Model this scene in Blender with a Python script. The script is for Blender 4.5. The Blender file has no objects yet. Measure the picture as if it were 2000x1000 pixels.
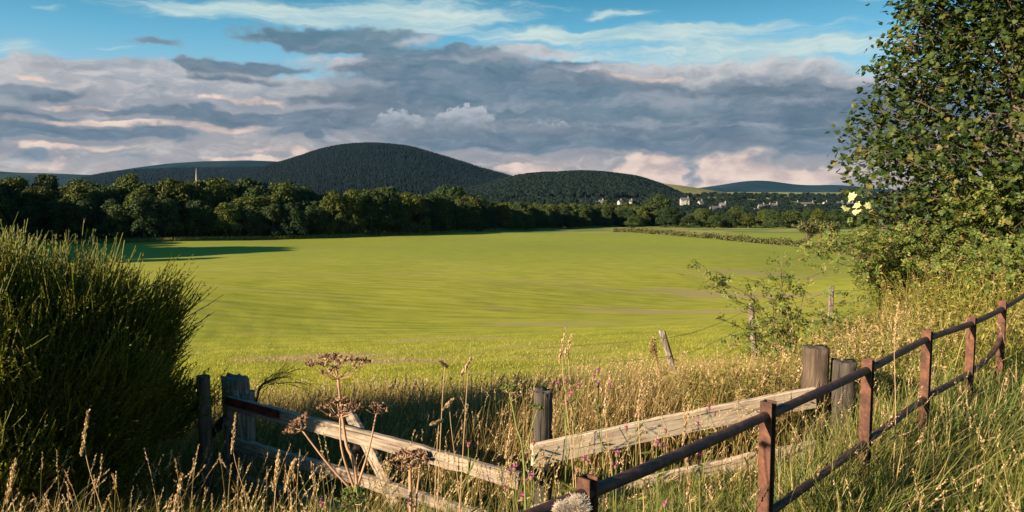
import bpy, math, random
import numpy as np
from mathutils import Vector, Matrix

# ------------------------------------------------------------------ camera, light, exposure
SC = bpy.context.scene
COL = SC.collection
RS = np.random.RandomState
R = math.radians
CAMZ = 1.70
PITCH = math.atan(125 / 1500)
SUN_EL = R(18.5)
SUN_DIR = np.array([-0.81, -0.586, 0]) ; SUN_DIR /= np.linalg.norm(SUN_DIR)   # horizontal, towards the sun
EXPO = 1.5
SKY_STRENGTH = 0.10

cam_d = bpy.data.cameras.new('camera')
cam = bpy.data.objects.new('camera', cam_d); COL.objects.link(cam)
cam.location = (0, 0, CAMZ); cam.rotation_euler = (math.pi / 2 - PITCH, 0, 0)
cam_d.sensor_width = 36; cam_d.lens = 27; cam_d.clip_start = 0.05; cam_d.clip_end = 60000
SC.camera = cam
SC.view_settings.view_transform = 'Standard'; SC.view_settings.look = 'None'
SC.view_settings.exposure = EXPO; SC.view_settings.gamma = 1
SC.cycles.max_bounces = 6; SC.cycles.transparent_max_bounces = 6; SC.cycles.volume_bounces = 0
SC.cycles.diffuse_bounces = 3; SC.cycles.transmission_bounces = 3

sun_d = bpy.data.lights.new('sun', 'SUN'); sun_d.energy = 5.0; sun_d.angle = R(0.6); sun_d.color = (1.0, 0.80, 0.56)
sun = bpy.data.objects.new('sun', sun_d); COL.objects.link(sun)
sv = Vector((SUN_DIR[0] * math.cos(SUN_EL), SUN_DIR[1] * math.cos(SUN_EL), math.sin(SUN_EL)))
sun.rotation_euler = sv.to_track_quat('Z', 'Y').to_euler()

def pix_dir(px, py):
    x = (px - 1000) / 1500; v = (500 - py) / 1500
    c, s = math.cos(PITCH), math.sin(PITCH)
    return np.array([x, c + v * s, -s + v * c])
def at(px, py, D):
    d = pix_dir(px, py); return np.array([0, 0, CAMZ]) + d * (D / d[1])
def s2l(c):
    return tuple((x / 255 / 12.92 if x / 255 <= .04045 else ((x / 255 + .055) / 1.055) ** 2.4) for x in c)

# ------------------------------------------------------------------ node helper
class G:
    def __init__(s, nt): s.t = nt; nt.nodes.clear()
    def n(s, typ, **k):
        nd = s.t.nodes.new(typ)
        for a, b in k.items(): setattr(nd, a, b)
        return nd
    def put(s, sock, v):
        if isinstance(v, bpy.types.NodeSocket): s.t.links.new(v, sock)
        else:
            if hasattr(sock.default_value, '__len__') and not hasattr(v, '__len__'): v = (v,) * len(sock.default_value)
            if hasattr(v, '__len__') and len(sock.default_value) == 4 and len(v) == 3: v = (*v, 1)
            sock.default_value = v
    def m(s, op, a, b=None, c=None, clamp=False):
        nd = s.n('ShaderNodeMath', operation=op, use_clamp=clamp)
        for i, v in enumerate((a, b, c)):
            if v is not None: s.put(nd.inputs[i], v)
        return nd.outputs[0]
    def v(s, op, a, b=None, c=None):
        nd = s.n('ShaderNodeVectorMath', operation=op)
        for i, v in enumerate((a, b, c)):
            if v is not None: s.put(nd.inputs[i], v)
        return nd.outputs['Value' if op in ('DOT_PRODUCT', 'LENGTH') else 'Vector']
    def mix(s, f, a, b, blend='MIX'):
        nd = s.n('ShaderNodeMix', data_type='RGBA', blend_type=blend)
        s.put(nd.inputs[0], f); s.put(nd.inputs[6], a); s.put(nd.inputs[7], b)
        return nd.outputs[2]
    def ss(s, x, lo, hi):
        nd = s.n('ShaderNodeMapRange', interpolation_type='SMOOTHSTEP'); s.put(nd.inputs[0], x)
        nd.inputs[1].default_value = lo; nd.inputs[2].default_value = hi
        return nd.outputs[0]
    def noise(s, vec, scale, detail=3, rough=.5, dist=0, dim='3D'):
        nd = s.n('ShaderNodeTexNoise', noise_dimensions=dim)
        if vec is not None: s.put(nd.inputs['Vector'], vec)
        nd.inputs['Scale'].default_value = scale; nd.inputs['Detail'].default_value = detail
        nd.inputs['Roughness'].default_value = rough; nd.inputs['Distortion'].default_value = dist
        return nd.outputs[0]
    def ramp(s, f, stops, interp='LINEAR'):
        nd = s.n('ShaderNodeValToRGB'); s.put(nd.inputs[0], f); cr = nd.color_ramp; cr.interpolation = interp
        while len(cr.elements) < len(stops): cr.elements.new(.5)
        for e, (p, c) in zip(cr.elements, stops): e.position = p; e.color = (*c[:3], 1)
        return nd.outputs[0]
    def comb(s, x, y, z=0):
        nd = s.n('ShaderNodeCombineXYZ')
        for i, v in enumerate((x, y, z)): s.put(nd.inputs[i], v)
        return nd.outputs[0]
    def sep(s, v):
        nd = s.n('ShaderNodeSeparateXYZ'); s.put(nd.inputs[0], v); return nd.outputs

# ------------------------------------------------------------------ world: Nishita sky with procedural clouds (function of direction)
world = bpy.data.worlds.new('World'); SC.world = world; world.use_nodes = True
def build_world():
    g = G(world.node_tree)
    tc = g.n('ShaderNodeTexCoord').outputs['Generated']
    X, Y, Z = g.sep(g.v('NORMALIZE', tc))
    az = g.m('MULTIPLY', g.m('ARCTAN2', X, Y), 15.0); el = g.m('MULTIPLY', g.m('ARCSINE', Z), 15.0)   # 1 unit = about 100 photo px
    P = g.comb(az, el, 0)
    def loc(px, py):
        d = pix_dir(px, py); d = d / np.linalg.norm(d)
        return math.atan2(d[0], d[1]) * 15, math.asin(d[2]) * 15, math.cos(math.atan2(d[0], d[1]))
    # domain warp
    wA = g.noise(g.v('MULTIPLY', P, (1.0, 1.8, 1)), .8, 3, .55)
    wB = g.noise(g.v('ADD', g.v('MULTIPLY', P, (1.0, 1.8, 1)), (31, 7, 3)), .8, 3, .55)
    wc = g.comb(g.m('MULTIPLY', g.m('SUBTRACT', wA, .5), 1.5), g.m('MULTIPLY', g.m('SUBTRACT', wB, .5), .62))
    Q = g.v('ADD', P, wc)
    fv = g.v('MULTIPLY', Q, (.8, 2.1, 1)); fine = g.noise(fv, 1.25, 9, .60)
    fine2 = g.noise(g.v('ADD', fv, (-.10, .17, 0)), 1.25, 9, .60)
    relief = g.m('MULTIPLY', g.m('SUBTRACT', fine, fine2), 5.0)      # lit where the cloud thins towards the sun
    puff = g.noise(g.v('MULTIPLY', P, (.8, 1.5, 1)), 1.9, 7, .52, .2)
    soft = g.noise(g.v('MULTIPLY', Q, (.5, 1.9, 1)), 1.0, 5, .5)
    hf = g.noise(g.v('MULTIPLY', g.v('ADD', P, g.v('MULTIPLY', wc, (.3, .3, 1))), (1, 1.5, 1)), 3.6, 8, .60)
    fine = g.m('ADD', g.m('MULTIPLY', fine, .8), g.m('MULTIPLY', hf, .2))
    streak = g.noise(g.v('ADD', g.v('MULTIPLY', Q, (.45, 3.6, 1)), (5, 9, 2)), 1.3, 9, .66)
    def layer(blobs, coord):
        acc = 0.0
        for b in blobs:
            cx, cy, sx, sy = b[:4]; w = b[4] if len(b) > 4 else 1
            a, e, c = loc(cx, cy)
            d = g.v('MULTIPLY', g.v('SUBTRACT', coord, (a, e, 0)), (100 / (sx * c * c), 100 / (sy * c), 0))
            f = g.m('POWER', .3679, g.v('DOT_PRODUCT', d, d))
            acc = g.m('MULTIPLY_ADD', f, w, acc)
        return acc
    c_ = lambda *v: s2l(v)
    # clear sky
    nish = g.n('ShaderNodeTexSky', sky_type='NISHITA', sun_disc=False, sun_elevation=SUN_EL, sun_rotation=math.atan2(SUN_DIR[0], SUN_DIR[1]))
    nish.air_density = 1.2; nish.dust_density = .6; nish.ozone_density = 2.0
    nis = g.mix(1.0, nish.outputs[0], (1.0, 1.6, 1.9), 'MULTIPLY')
    K = 1.0 / (SKY_STRENGTH * 2 ** EXPO)
    grad = g.ramp(g.m('DIVIDE', el, 5.2), [(0, c_(196, 190, 186)), (.22, c_(184, 200, 208)), (.38, c_(140, 186, 206)), (.54, c_(92, 162, 192)), (.70, c_(30, 122, 152)), (1, c_(16, 96, 132))])
    nis = g.v('MULTIPLY', nis, (SKY_STRENGTH * 2 ** EXPO,) * 3)
    col = g.mix(.08, grad, nis)
    # high thin white cloud
    W = layer([(470, 20, 190, 20), (420, 14, 110, 14), (600, 34, 120, 12), (730, 24, 110, 22), (860, 22, 160, 26), (800, 50, 90, 16), (960, 40, 90, 8, .8), (120, 12, 40, 6, .8), (30, 92, 55, 8, .8),
               (1250, 28, 55, 7, .7), (1170, 26, 35, 6, .6), (1080, 78, 140, 12), (1250, 66, 200, 14), (1430, 46, 110, 9, .9), (1400, 95, 240, 26), (1520, 110, 170, 40, .8), (1060, 110, 120, 9), (1700, 2, 60, 8, .8), (2100, 60, 260, 30), (-300, 60, 260, 30), (200, 92, 60, 5, .5)], Q)
    wm = g.ss(g.m('ADD', W, g.m('MULTIPLY', g.m('SUBTRACT', streak, .5), 1.7)), .15, 1.15)
    wcol = g.mix(g.ss(streak, .35, .7), c_(168, 204, 214), c_(212, 228, 222))
    col = g.mix(g.m('MULTIPLY', wm, .93), col, wcol)
    # warm pale veil
    V = layer([(120, 138, 150, 22), (330, 150, 220, 26), (450, 200, 300, 40), (80, 200, 220, 36), (0, 290, 600, 70, 1.5), (700, 290, 500, 80, 1.5), (1300, 320, 700, 70, 1.5), (2000, 300, 600, 90, 1.5), (1000, 106, 130, 12), (1180, 146, 150, 22), (1400, 150, 200, 34), (1620, 175, 150, 40), (800, 78, 60, 12, .8), (690, 125, 120, 22, .8)], Q)
    vm = g.ss(g.m('ADD', V, g.m('ADD', g.m('MULTIPLY', g.m('SUBTRACT', fine, .5), 1.6), g.m('MULTIPLY', g.m('SUBTRACT', hf, .5), .4))), .26, .82)
    vcol = g.ramp(g.m('DIVIDE', el, 3.2), [(0, c_(200, 184, 174)), (.2, c_(172, 167, 167)), (.45, c_(164, 168, 175)), (.75, c_(204, 206, 208)), (1, c_(190, 206, 214))])
    vcol = g.mix(g.ss(soft, .36, .66), g.mix(1.0, vcol, (.72, .77, .83), 'MULTIPLY'), g.mix(1.0, vcol, (1.06, 1.03, 1.0), 'MULTIPLY'))
    vcol = g.mix(g.m('MULTIPLY', g.ss(relief, -.1, .8), .35), g.mix(g.m('MULTIPLY', g.ss(relief, .1, -.8), .5), vcol, c_(140, 146, 158)), c_(236, 226, 220))
    col = g.mix(vm, col, vcol)
    # pink lit towers near the horizon
    Kk = layer([(1290, 330, 75, 34), (1250, 345, 50, 30), (1440, 325, 60, 30), (1052, 328, 60, 13), (990, 333, 30, 10), (1580, 345, 110, 20), (1380, 352, 200, 14), (1180, 350, 200, 9, .8), (90, 318, 120, 12, .7), (520, 312, 150, 8, .8), (220, 240, 260, 6, .7), (420, 246, 150, 7, .8), (60, 150, 60, 8, .8), (1250, 152, 90, 9, .9), (120, 208, 60, 5, .7), (170, 205, 70, 4, .8), (330, 238, 90, 5, .7), (60, 235, 90, 9, .7), (150, 292, 160, 8, .8), (560, 292, 160, 8, .7), (470, 198, 120, 8, .7), (680, 300, 120, 7, .6), (1000, 124, 80, 6, .7)], g.v('ADD', P, g.v('MULTIPLY', wc, (.5, .8, 1))))
    km = g.ss(g.m('ADD', Kk, g.m('MULTIPLY', g.m('SUBTRACT', g.m('ADD', g.m('MULTIPLY', puff, .6), g.m('MULTIPLY', hf, .4)), .5), 2.0)), .35, .75)
    kcol = g.mix(g.ss(g.m('ADD', puff, g.m('MULTIPLY', fine, .4)), .5, .85), c_(196, 174, 168), c_(252, 224, 204))
    col = g.mix(g.m('MULTIPLY', km, .85), col, kcol)
    # slate grey deck
    D = layer([(610, 66, 115, 15), (560, 76, 100, 12), (760, 62, 70, 10, .8), (740, 90, 90, 20, .7), (300, 82, 65, 8, .8), (110, 182, 100, 13), (30, 178, 60, 10, .7), (400, 130, 80, 16, .9), (520, 132, 90, 14), (440, 160, 120, 10, .8), (860, 130, 120, 24), (980, 170, 170, 42),
               (1250, 200, 300, 48, 1.1), (1500, 225, 240, 44), (760, 175, 140, 34), (300, 214, 180, 9, .9), (520, 236, 190, 13), (700, 232, 180, 24, .8), (150, 258, 170, 17), (340, 262, 70, 17, .9), (40, 306, 70, 14, .7), (470, 290, 120, 7, .5), (250, 320, 150, 8, .5), (560, 262, 90, 8, .6), (120, 226, 60, 6, .5), (640, 200, 140, 8, .6), (330, 180, 110, 7, .5), (628, 272, 22, 9, .8), (1700, 215, 240, 40), (1250, 272, 330, 22, 1.2), (1560, 275, 170, 26), (900, 280, 170, 26, .8), (640, 95, 100, 10, .6), (20, 222, 90, 14, .7), (1350, 330, 22, 40, .55), (1520, 320, 26, 20, .4), (1640, 325, 60, 24, .5),
               (1120, 128, 70, 8, .7), (900, 100, 80, 12, .6), (2200, 200, 300, 60), (-300, 220, 300, 50), (0, 262, 100, 15, .6), (730, 135, 60, 10, .7)], Q)
    dn = g.m('ADD', g.m('ADD', D, g.m('MULTIPLY', g.m('SUBTRACT', fine, .5), 1.5)), g.m('MULTIPLY', g.m('SUBTRACT', hf, .5), .45))
    dm = g.mix(g.ss(soft, .40, .60), g.ss(dn, .30, .66), g.ss(dn, .10, .95))
    dcol = g.mix(g.ss(fine, .30, .72), c_(88, 111, 130), c_(126, 143, 158))
    dcol = g.mix(g.m('MULTIPLY', g.ss(soft, .50, .75), .45), dcol, c_(150, 152, 162))
    dcol = g.mix(g.ss(dn, .8, .3), dcol, c_(150, 156, 166))
    dcol = g.mix(g.m('MULTIPLY', g.ss(relief, .15, 1.2), .32), dcol, c_(168, 172, 180))
    dcol = g.mix(g.m('MULTIPLY', g.ss(relief, -.2, -1.2), .38), dcol, c_(66, 86, 106))
    dcol = g.mix(g.m('MULTIPLY', g.ss(el, 2.2, 3.4), .5), dcol, c_(96, 142, 158))
    col = g.mix(g.m('MULTIPLY', dm, .93), col, dcol)
    lt = layer([(900, 120, 160, 12), (1130, 135, 120, 10), (1350, 190, 200, 16), (1250, 235, 160, 10), (1550, 205, 120, 12), (700, 165, 120, 10), (1480, 250, 150, 8), (980, 200, 100, 8), (620, 210, 120, 8)], Q)
    lm = g.ss(g.m('ADD', lt, g.m('MULTIPLY', g.m('SUBTRACT', g.m('ADD', g.m('MULTIPLY', soft, .5), g.m('MULTIPLY', hf, .5)), .5), 2.6)), .35, 1.3)
    col = g.mix(g.m('MULTIPLY', lm, .6), col, c_(170, 174, 184))
    # small cumulus heads standing against the deck
    bl = g.noise(g.v('ADD', P, (3, 1, 4)), 4.2, 5, .5); billow = g.m('ABSOLUTE', g.m('SUBTRACT', g.m('MULTIPLY', bl, 2), 1))
    bl2 = g.noise(g.v('ADD', P, (8, 5, 1)), 2.6, 4, .5)
    def cum(blobs, shade):
        pw = g.v('ADD', P, g.comb(g.m('MULTIPLY', g.m('SUBTRACT', bl2, .5), .45), g.m('MULTIPLY', g.m('SUBTRACT', billow, .22), -.42)))
        c = layer(blobs, pw); cm = g.ss(g.m('ADD', c, g.m('MULTIPLY', g.m('SUBTRACT', hf, .5), .35)), .42, .58)
        return cm, c
    cm, c = cum([(774, 236, 46, 30), (912, 232, 58, 34), (885, 248, 60, 24, .7), (1050, 250, 40, 18, .8), (1120, 254, 62, 14, .8), (1190, 258, 50, 10, .7), (800, 262, 90, 20, .5), (720, 268, 40, 12, .6)], 0)
    fade = g.ss(el, .85, 1.40)
    ccol = g.mix(g.ss(g.m('ADD', g.m('MULTIPLY', el, .62), g.m('MULTIPLY', hf, .5)), .92, 1.28), c_(118, 130, 144), c_(186, 192, 200))
    col = g.mix(g.m('MULTIPLY', g.m('MULTIPLY', cm, fade), .85), col, ccol)
    # below the horizon: dim earth
    col = g.mix(g.ss(el, -.05, -.8), col, c_(70, 72, 60))
    col = g.v('MULTIPLY', col, (K, K, K))
    bg = g.n('ShaderNodeBackground'); g.put(bg.inputs[0], col); bg.inputs[1].default_value = SKY_STRENGTH
    g.t.links.new(bg.outputs[0], g.n('ShaderNodeOutputWorld').inputs[0])
build_world()
world.cycles.sampling_method = 'MANUAL'; world.cycles.sample_map_resolution = 512

# ------------------------------------------------------------------ mesh helpers
class MB:
    """collects geometry; build() links it as one mesh object"""
    def __init__(s): s.V = []; s.T = []; s.n = 0
    def add(s, V, *Fs):
        V = np.asarray(V, float).reshape(-1, 3)
        for F in Fs:
            F = np.asarray(F, np.int64)
            if F.ndim == 1: F = F[None]
            if len(F): s.T.append(F + s.n)
        s.V.append(V); s.n += len(V)
    def arrays(s):
        return np.concatenate(s.V), s.T
    def build(s, name, mat=None, parent=None, smooth=False, origin=None):
        V, T = s.arrays()
        off = np.zeros(3) if origin is None else np.asarray(origin, float)
        if parent is not None and origin is None: off = np.array(parent.get('_o', (0, 0, 0)), float)
        me = bpy.data.meshes.new(name)
        me.vertices.add(len(V)); me.vertices.foreach_set('co', (V - off).astype(np.float32).ravel())
        nl = sum(f.size for f in T); npoly = sum(len(f) for f in T)
        li = np.concatenate([f.ravel() for f in T]).astype(np.int32)
        lt = np.concatenate([np.full(len(f), f.shape[1]) for f in T]).astype(np.int32)
        ls = np.concatenate([[0], np.cumsum(lt)[:-1]]).astype(np.int32)
        me.loops.add(nl); me.loops.foreach_set('vertex_index', li)
        me.polygons.add(npoly); me.polygons.foreach_set('loop_start', ls); me.polygons.foreach_set('loop_total', lt)
        me.polygons.foreach_set('use_smooth', np.full(npoly, smooth))
        me.update(calc_edges=True)
        if mat: me.materials.append(mat)
        o = bpy.data.objects.new(name, me); COL.objects.link(o)
        if parent is not None: o.parent = parent
        elif origin is not None: o.location = tuple(off)
        return o
def thing(name, loc=(0, 0, 0), label=None, cat=None, group=None):
    o = bpy.data.objects.new(name, None); COL.objects.link(o); o.location = tuple(loc); o.empty_display_size = .1
    o['_o'] = [float(v) for v in loc]
    if label: tag(o, label, cat, group)
    return o
def tag(o, label=None, cat=None, group=None, kind=None):
    if label: o['label'] = label
    if cat: o['category'] = cat
    if group: o['group'] = group
    if kind: o['kind'] = kind
    return o
def copy_tree(o):
    c = o.copy(); COL.objects.link(c)
    for ch in o.children:
        k = ch.copy(); COL.objects.link(k); k.parent = c
    return c
def unit(v): v = np.asarray(v, float); return v / np.maximum(np.linalg.norm(v, axis=-1, keepdims=True), 1e-9)

def tubes(P, Rr, sides=3, cap=True):
    """P [N,K,3], Rr [N,K] -> verts, quads, caps"""
    P = np.asarray(P, float); Rr = np.asarray(Rr, float); N, K, _ = P.shape
    T = unit(np.gradient(P, axis=1))
    ref = np.where(np.abs(T[:, :1, 2:3]) > .9, np.array([1., 0, 0]), np.array([0, 0, 1.]))
    A = unit(np.cross(T, np.broadcast_to(ref, T.shape))); B = np.cross(T, A)
    th = np.arange(sides) * 2 * np.pi / sides
    V = P[:, :, None] + Rr[:, :, None, None] * (A[:, :, None] * np.cos(th)[:, None] + B[:, :, None] * np.sin(th)[:, None])
    idx = np.arange(N * K * sides).reshape(N, K, sides); nx = np.roll(idx, -1, 2)
    F = np.stack([idx[:, :-1], nx[:, :-1], nx[:, 1:], idx[:, 1:]], -1).reshape(-1, 4)
    out = [F]
    if cap and sides >= 3: out += [idx[:, -1], idx[:, 0, ::-1]]
    return (V.reshape(-1, 3), *out)
def tube(P, r, sides=8):
    P = np.asarray(P, float); r = np.broadcast_to(np.asarray(r, float), (len(P),))
    return tubes(P[None], r[None], sides)
def smooth_path(pts, n):
    pts = np.asarray(pts, float); t = np.linspace(0, len(pts) - 1, n); out = []
    for u in t:
        i = min(int(u), len(pts) - 2); f = u - i
        p0, p1, p2, p3 = pts[max(i - 1, 0)], pts[i], pts[i + 1], pts[min(i + 2, len(pts) - 1)]
        out.append(.5 * ((2 * p1) + (-p0 + p2) * f + (2 * p0 - 5 * p1 + 4 * p2 - p3) * f * f + (-p0 + 3 * p1 - 3 * p2 + p3) * f ** 3))
    return np.array(out)
def blades(pos, h, w, lean, face, seg=3, droop=.0):
    """grass blades; lean [N,2] horizontal offset / h"""
    N = len(pos); h = np.broadcast_to(h, (N,)); w = np.broadcast_to(w, (N,))
    side = np.stack([np.cos(face), np.sin(face), np.zeros(N)], -1)
    V = []
    for k in range(seg + 1):
        t = k / seg
        L = np.linalg.norm(lean, axis=1)
        c = pos + np.stack([lean[:, 0] * h * t ** 1.8, lean[:, 1] * h * t ** 1.8, h * (t - L * .35 * t ** 2.5)], -1)
        if k < seg:
            ww = (w * (1 - .75 * t ** 1.5) / 2)[:, None]; V += [c - side * ww, c + side * ww]
        else: V += [c]
    V = np.stack(V, 1); nv = V.shape[1]; base = (np.arange(N) * nv)[:, None]
    q = np.array([[2 * k, 2 * k + 1, 2 * k + 3, 2 * k + 2] for k in range(seg - 1)])
    Q = (base[:, :, None] + q[None]).reshape(-1, 4) if seg > 1 else np.zeros((0, 4), int)
    T = base + np.array([2 * seg - 2, 2 * seg - 1, 2 * seg])
    return V.reshape(-1, 3), Q, T
def leaves(pos, d, nrm, L, W, fold=.15):
    """diamond leaves, two triangles folded along the midrib"""
    N = len(pos); d = unit(d); s = unit(np.cross(d, nrm)); n = np.cross(s, d)
    L = np.broadcast_to(L, (N,))[:, None]; W = np.broadcast_to(W, (N,))[:, None]
    m = pos + d * L * .45
    V = np.stack([pos, m + s * W / 2 + n * W * fold, pos + d * L, m - s * W / 2 + n * W * fold], 1).reshape(-1, 3)
    b = (np.arange(N) * 4)[:, None]
    return V, np.concatenate([b + np.array([0, 1, 2]), b + np.array([0, 2, 3])])
def stamps(tV, tF, pos, fr, sc):
    """copies of a template; fr [N,3,3] columns = axes"""
    N = len(pos); sc = np.broadcast_to(sc, (N,))
    V = pos[:, None] + np.einsum('nij,vj->nvi', fr, tV) * sc[:, None, None]
    b = (np.arange(N) * len(tV))[:, None, None]
    return V.reshape(-1, 3), (b + np.asarray(tF)[None]).reshape(-1, np.asarray(tF).shape[1])
def frames(d, up):
    d = unit(d); s = unit(np.cross(d, up)); n = np.cross(s, d); return np.stack([s, d, n], -1)
def rdir(rs, N): return unit(rs.normal(size=(N, 3)))
def fbm2(x, y, seed=0, oct=4, f=1.0):
    rs = RS(seed); o = 0; a = 1
    for _ in range(oct):
        for _ in range(3):
            th = rs.uniform(0, 2 * np.pi); ph = rs.uniform(0, 7); ff = f * rs.uniform(.7, 1.4)
            o = o + a / 3 * np.sin((x * np.cos(th) + y * np.sin(th)) * ff + ph + 1.3 * np.sin((x * np.sin(th) - y * np.cos(th)) * ff * .7))
        a *= .5; f *= 2.1
    return o
def sstep(a, b, x): t = np.clip((x - a) / (b - a), 0, 1); return t * t * (3 - 2 * t)

# ------------------------------------------------------------------ ground form
PD = [5, 7, 9, 12, 15, 25, 40, 60, 90, 130, 170, 188, 204, 232, 275, 300, 340, 390, 480, 600, 800, 1000, 1500, 2500, 4000, 12000]
PZ = [-.25, -.62, -.92, -1.32, -1.75, -2.75, -4.2, -6.0, -8.35, -10.4, -11.5, -11.85, -12.7, -13.2, -13.6, -14.3, -15.6, -17.3, -20.3, -22, -21, -19, -15, -9, -4, -4]
def edge_y(x): return 4.45 + 1.30 * (.7 * np.log1p(np.exp(np.clip((x - 2.0) / .7, -30, 30))))
def H(x, y):
    x = np.asarray(x, float); y = np.asarray(y, float)
    f = np.interp(y, PD, PZ) + 0 * x
    d = -.833 * (x + 11) + .553 * (y - 28)
    f = f - np.clip(y / 60, 0, 1) * 1.6 * np.exp(-(d / 16) ** 2) * 1.25
    f = f + np.clip((y - 12) / 60, 0, 1) * .35 * fbm2(x, y, 3, 3, .045)
    f = f + np.clip((y - 500) / 900, 0, 1) * 6 * fbm2(x, y, 8, 3, .004)
    f = f + .9 * sstep(0, -25, x + 8) * sstep(10, 40, y) * sstep(150, 60, y)
    f = f + 1.1 * sstep(-45, -105, x) * sstep(180, 215, y) * sstep(420, 300, y)
    f = f + 9 * sstep(-14, -40, x + .667 * y) * sstep(85, 110, y) * sstep(205, 180, y)  # added rise out of view, lifts the shade trees left of the field
    v = .03 + .04 * fbm2(x, y, 5, 3, .9) + .06 * np.clip(x - 2, 0, 6) * sstep(2, 6, y) - .40 * sstep(1.0, -1.2, x) * sstep(2.6, 4.6, y)
    w = np.clip((y - edge_y(x)) / (4.4 - 1.0 * sstep(0, 3, x)), 0, 1); w = w * w * (3 - 2 * w)
    w = np.maximum(w, sstep(16, 34, y))
    return v * (1 - w) + f * w + .03 * fbm2(x, y, 9, 3, 1.7) * sstep(60, 20, y)

# ------------------------------------------------------------------ materials
def new_mat(name):
    m = bpy.data.materials.new(name); m.use_nodes = True; return m, G(m.node_tree)
def finish(g, col, rough=.7, bump=None, bstr=.3, bdist=.01, spec=.3, trans=0, tcol=None):
    b = g.n('ShaderNodeBsdfPrincipled'); g.put(b.inputs['Base Color'], col); g.put(b.inputs['Roughness'], rough)
    b.inputs['Specular IOR Level'].default_value = spec
    if bump is not None:
        bn = g.n('ShaderNodeBump'); bn.inputs['Strength'].default_value = bstr; bn.inputs['Distance'].default_value = bdist
        g.put(bn.inputs['Height'], bump); g.t.links.new(bn.outputs[0], b.inputs['Normal'])
    out = b.outputs[0]
    if trans:
        t = g.n('ShaderNodeBsdfTranslucent'); g.put(t.inputs[0], tcol if tcol is not None else col)
        mx = g.n('ShaderNodeMixShader'); mx.inputs[0].default_value = trans
        g.t.links.new(out, mx.inputs[1]); g.t.links.new(t.outputs[0], mx.inputs[2]); out = mx.outputs[0]
    g.t.links.new(out, g.n('ShaderNodeOutputMaterial').inputs[0])
def worn(g, pos):
    """bare brownish patches worn into the field, at fixed places on the ground"""
    acc = 0.0
    for x, y, sx, sy in ((-5.6, 20.5, 2.6, 1.6), (-2.5, 18.5, 1.5, .9), (27, 89, 14, 5), (15, 62, 9, 2.5), (2, 45, 5, 1.2), (40, 120, 12, 5), (-2, 28, 3, .8)):
        d = g.v('MULTIPLY', g.v('SUBTRACT', pos, (x, y, 0)), (1 / sx, 1 / sy, 0)); acc = g.m('ADD', acc, g.m('POWER', .3679, g.v('DOT_PRODUCT', d, d)))
    n = g.noise(g.v('MULTIPLY', pos, (.35, 1.1, 0)), .9, 6, .7)
    return g.m('MULTIPLY', g.ss(g.m('ADD', g.m('MULTIPLY', acc, .55), n), .66, .92), .8)
def leaf_mat(name, stops, rough=.55, trans=.3, spec=.3, patch=None, pscale=1.0, obj=False, wear=False):
    """colour varies leaf by leaf (random per island), and by plant patch"""
    m, g = new_mat(name)
    rnd = g.n('ShaderNodeNewGeometry').outputs['Random Per Island']
    c = g.ramp(rnd, stops)
    if patch:
        pos = g.n('ShaderNodeNewGeometry').outputs['Position']
        c = g.mix(g.m('MULTIPLY', g.ss(g.noise(pos, pscale, 3), .42, .62), .8), c, g.ramp(rnd, patch))
    if wear: c = g.mix(worn(g, g.n('ShaderNodeNewGeometry').outputs['Position']), c, (.36, .26, .13))
    if obj:
        r = g.n('ShaderNodeObjectInfo').outputs['Random']
        c = g.mix(1, c, g.ramp(r, [(0, (.45, .60, .75)), (.35, (.75, .85, .85)), (.6, (1, 1, 1)), (.85, (1.5, 1.3, .8)), (1, (.9, .75, .6))]), 'MULTIPLY')
    finish(g, c, rough, trans=trans, spec=spec, tcol=g.mix(1, c, (1.25, 1.2, .5), 'MULTIPLY') if trans else None)
    return m
def wood_mat(name, dark, mid, light, axis=2, scale=1, lichen=None, rough=.85, bstr=.6):
    m, g = new_mat(name)
    tc = g.n('ShaderNodeTexCoord').outputs['Object']
    st = [14, 14, 14]; st[axis] = 1.1
    v = g.v('MULTIPLY', tc, tuple(s * scale for s in st))
    gr = g.noise(v, 5, 6, .65, .4); big = g.noise(tc, 5 * scale, 4, .6)
    crack = g.noise(g.v('MULTIPLY', tc, tuple((30 if i != axis else 1.0) * scale for i in range(3))), 2.2, 2, .5)
    c = g.ramp(g.m('ADD', g.m('MULTIPLY', gr, .7), g.m('MULTIPLY', big, .3)), [(.33, dark), (.5, mid), (.66, light)])
    c = g.mix(g.m('MULTIPLY', g.ss(crack, .40, .33), .8), c, tuple(.3 * x for x in dark))
    if lichen:
        ln = g.noise(tc, 16 * scale, 5, .7); c = g.mix(g.m('MULTIPLY', g.ss(ln, .55, .66), .75), c, lichen)
    finish(g, c, rough, bump=g.m('ADD', gr, g.m('MULTIPLY', g.ss(crack, .33, .42), .8)), bstr=bstr, bdist=.006)
    return m
M = {}
M['field_blade'] = leaf_mat('field_blade', [(0, (.20, .21, .02)), (.6, (.29, .285, .028)), (.95, (.36, .32, .045)), (1, (.38, .28, .12))], trans=.35, patch=[(0, (.24, .22, .05)), (1, (.36, .31, .10))], pscale=.09, wear=True)
M['verge'] = leaf_mat('verge_grass', [(0, (.07, .13, .02)), (.35, (.13, .19, .03)), (.6, (.22, .23, .06)), (.8, (.36, .29, .13)), (1, (.45, .36, .2))], trans=.35, patch=[(0, (.08, .11, .02)), (.5, (.18, .18, .04)), (1, (.36, .27, .11))], pscale=.8)
M['green'] = leaf_mat('green_grass', [(0, (.06, .10, .015)), (.5, (.13, .17, .025)), (.8, (.24, .24, .05)), (1, (.36, .28, .12))], trans=.35)
M['straw'] = leaf_mat('straw_grass', [(0, (.09, .10, .025)), (.4, (.22, .155, .055)), (.85, (.34, .225, .09)), (1, (.52, .36, .17))], trans=.3, patch=[(0, (.10, .13, .025)), (.6, (.20, .20, .045)), (1, (.38, .28, .11))], pscale=.45)
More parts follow.
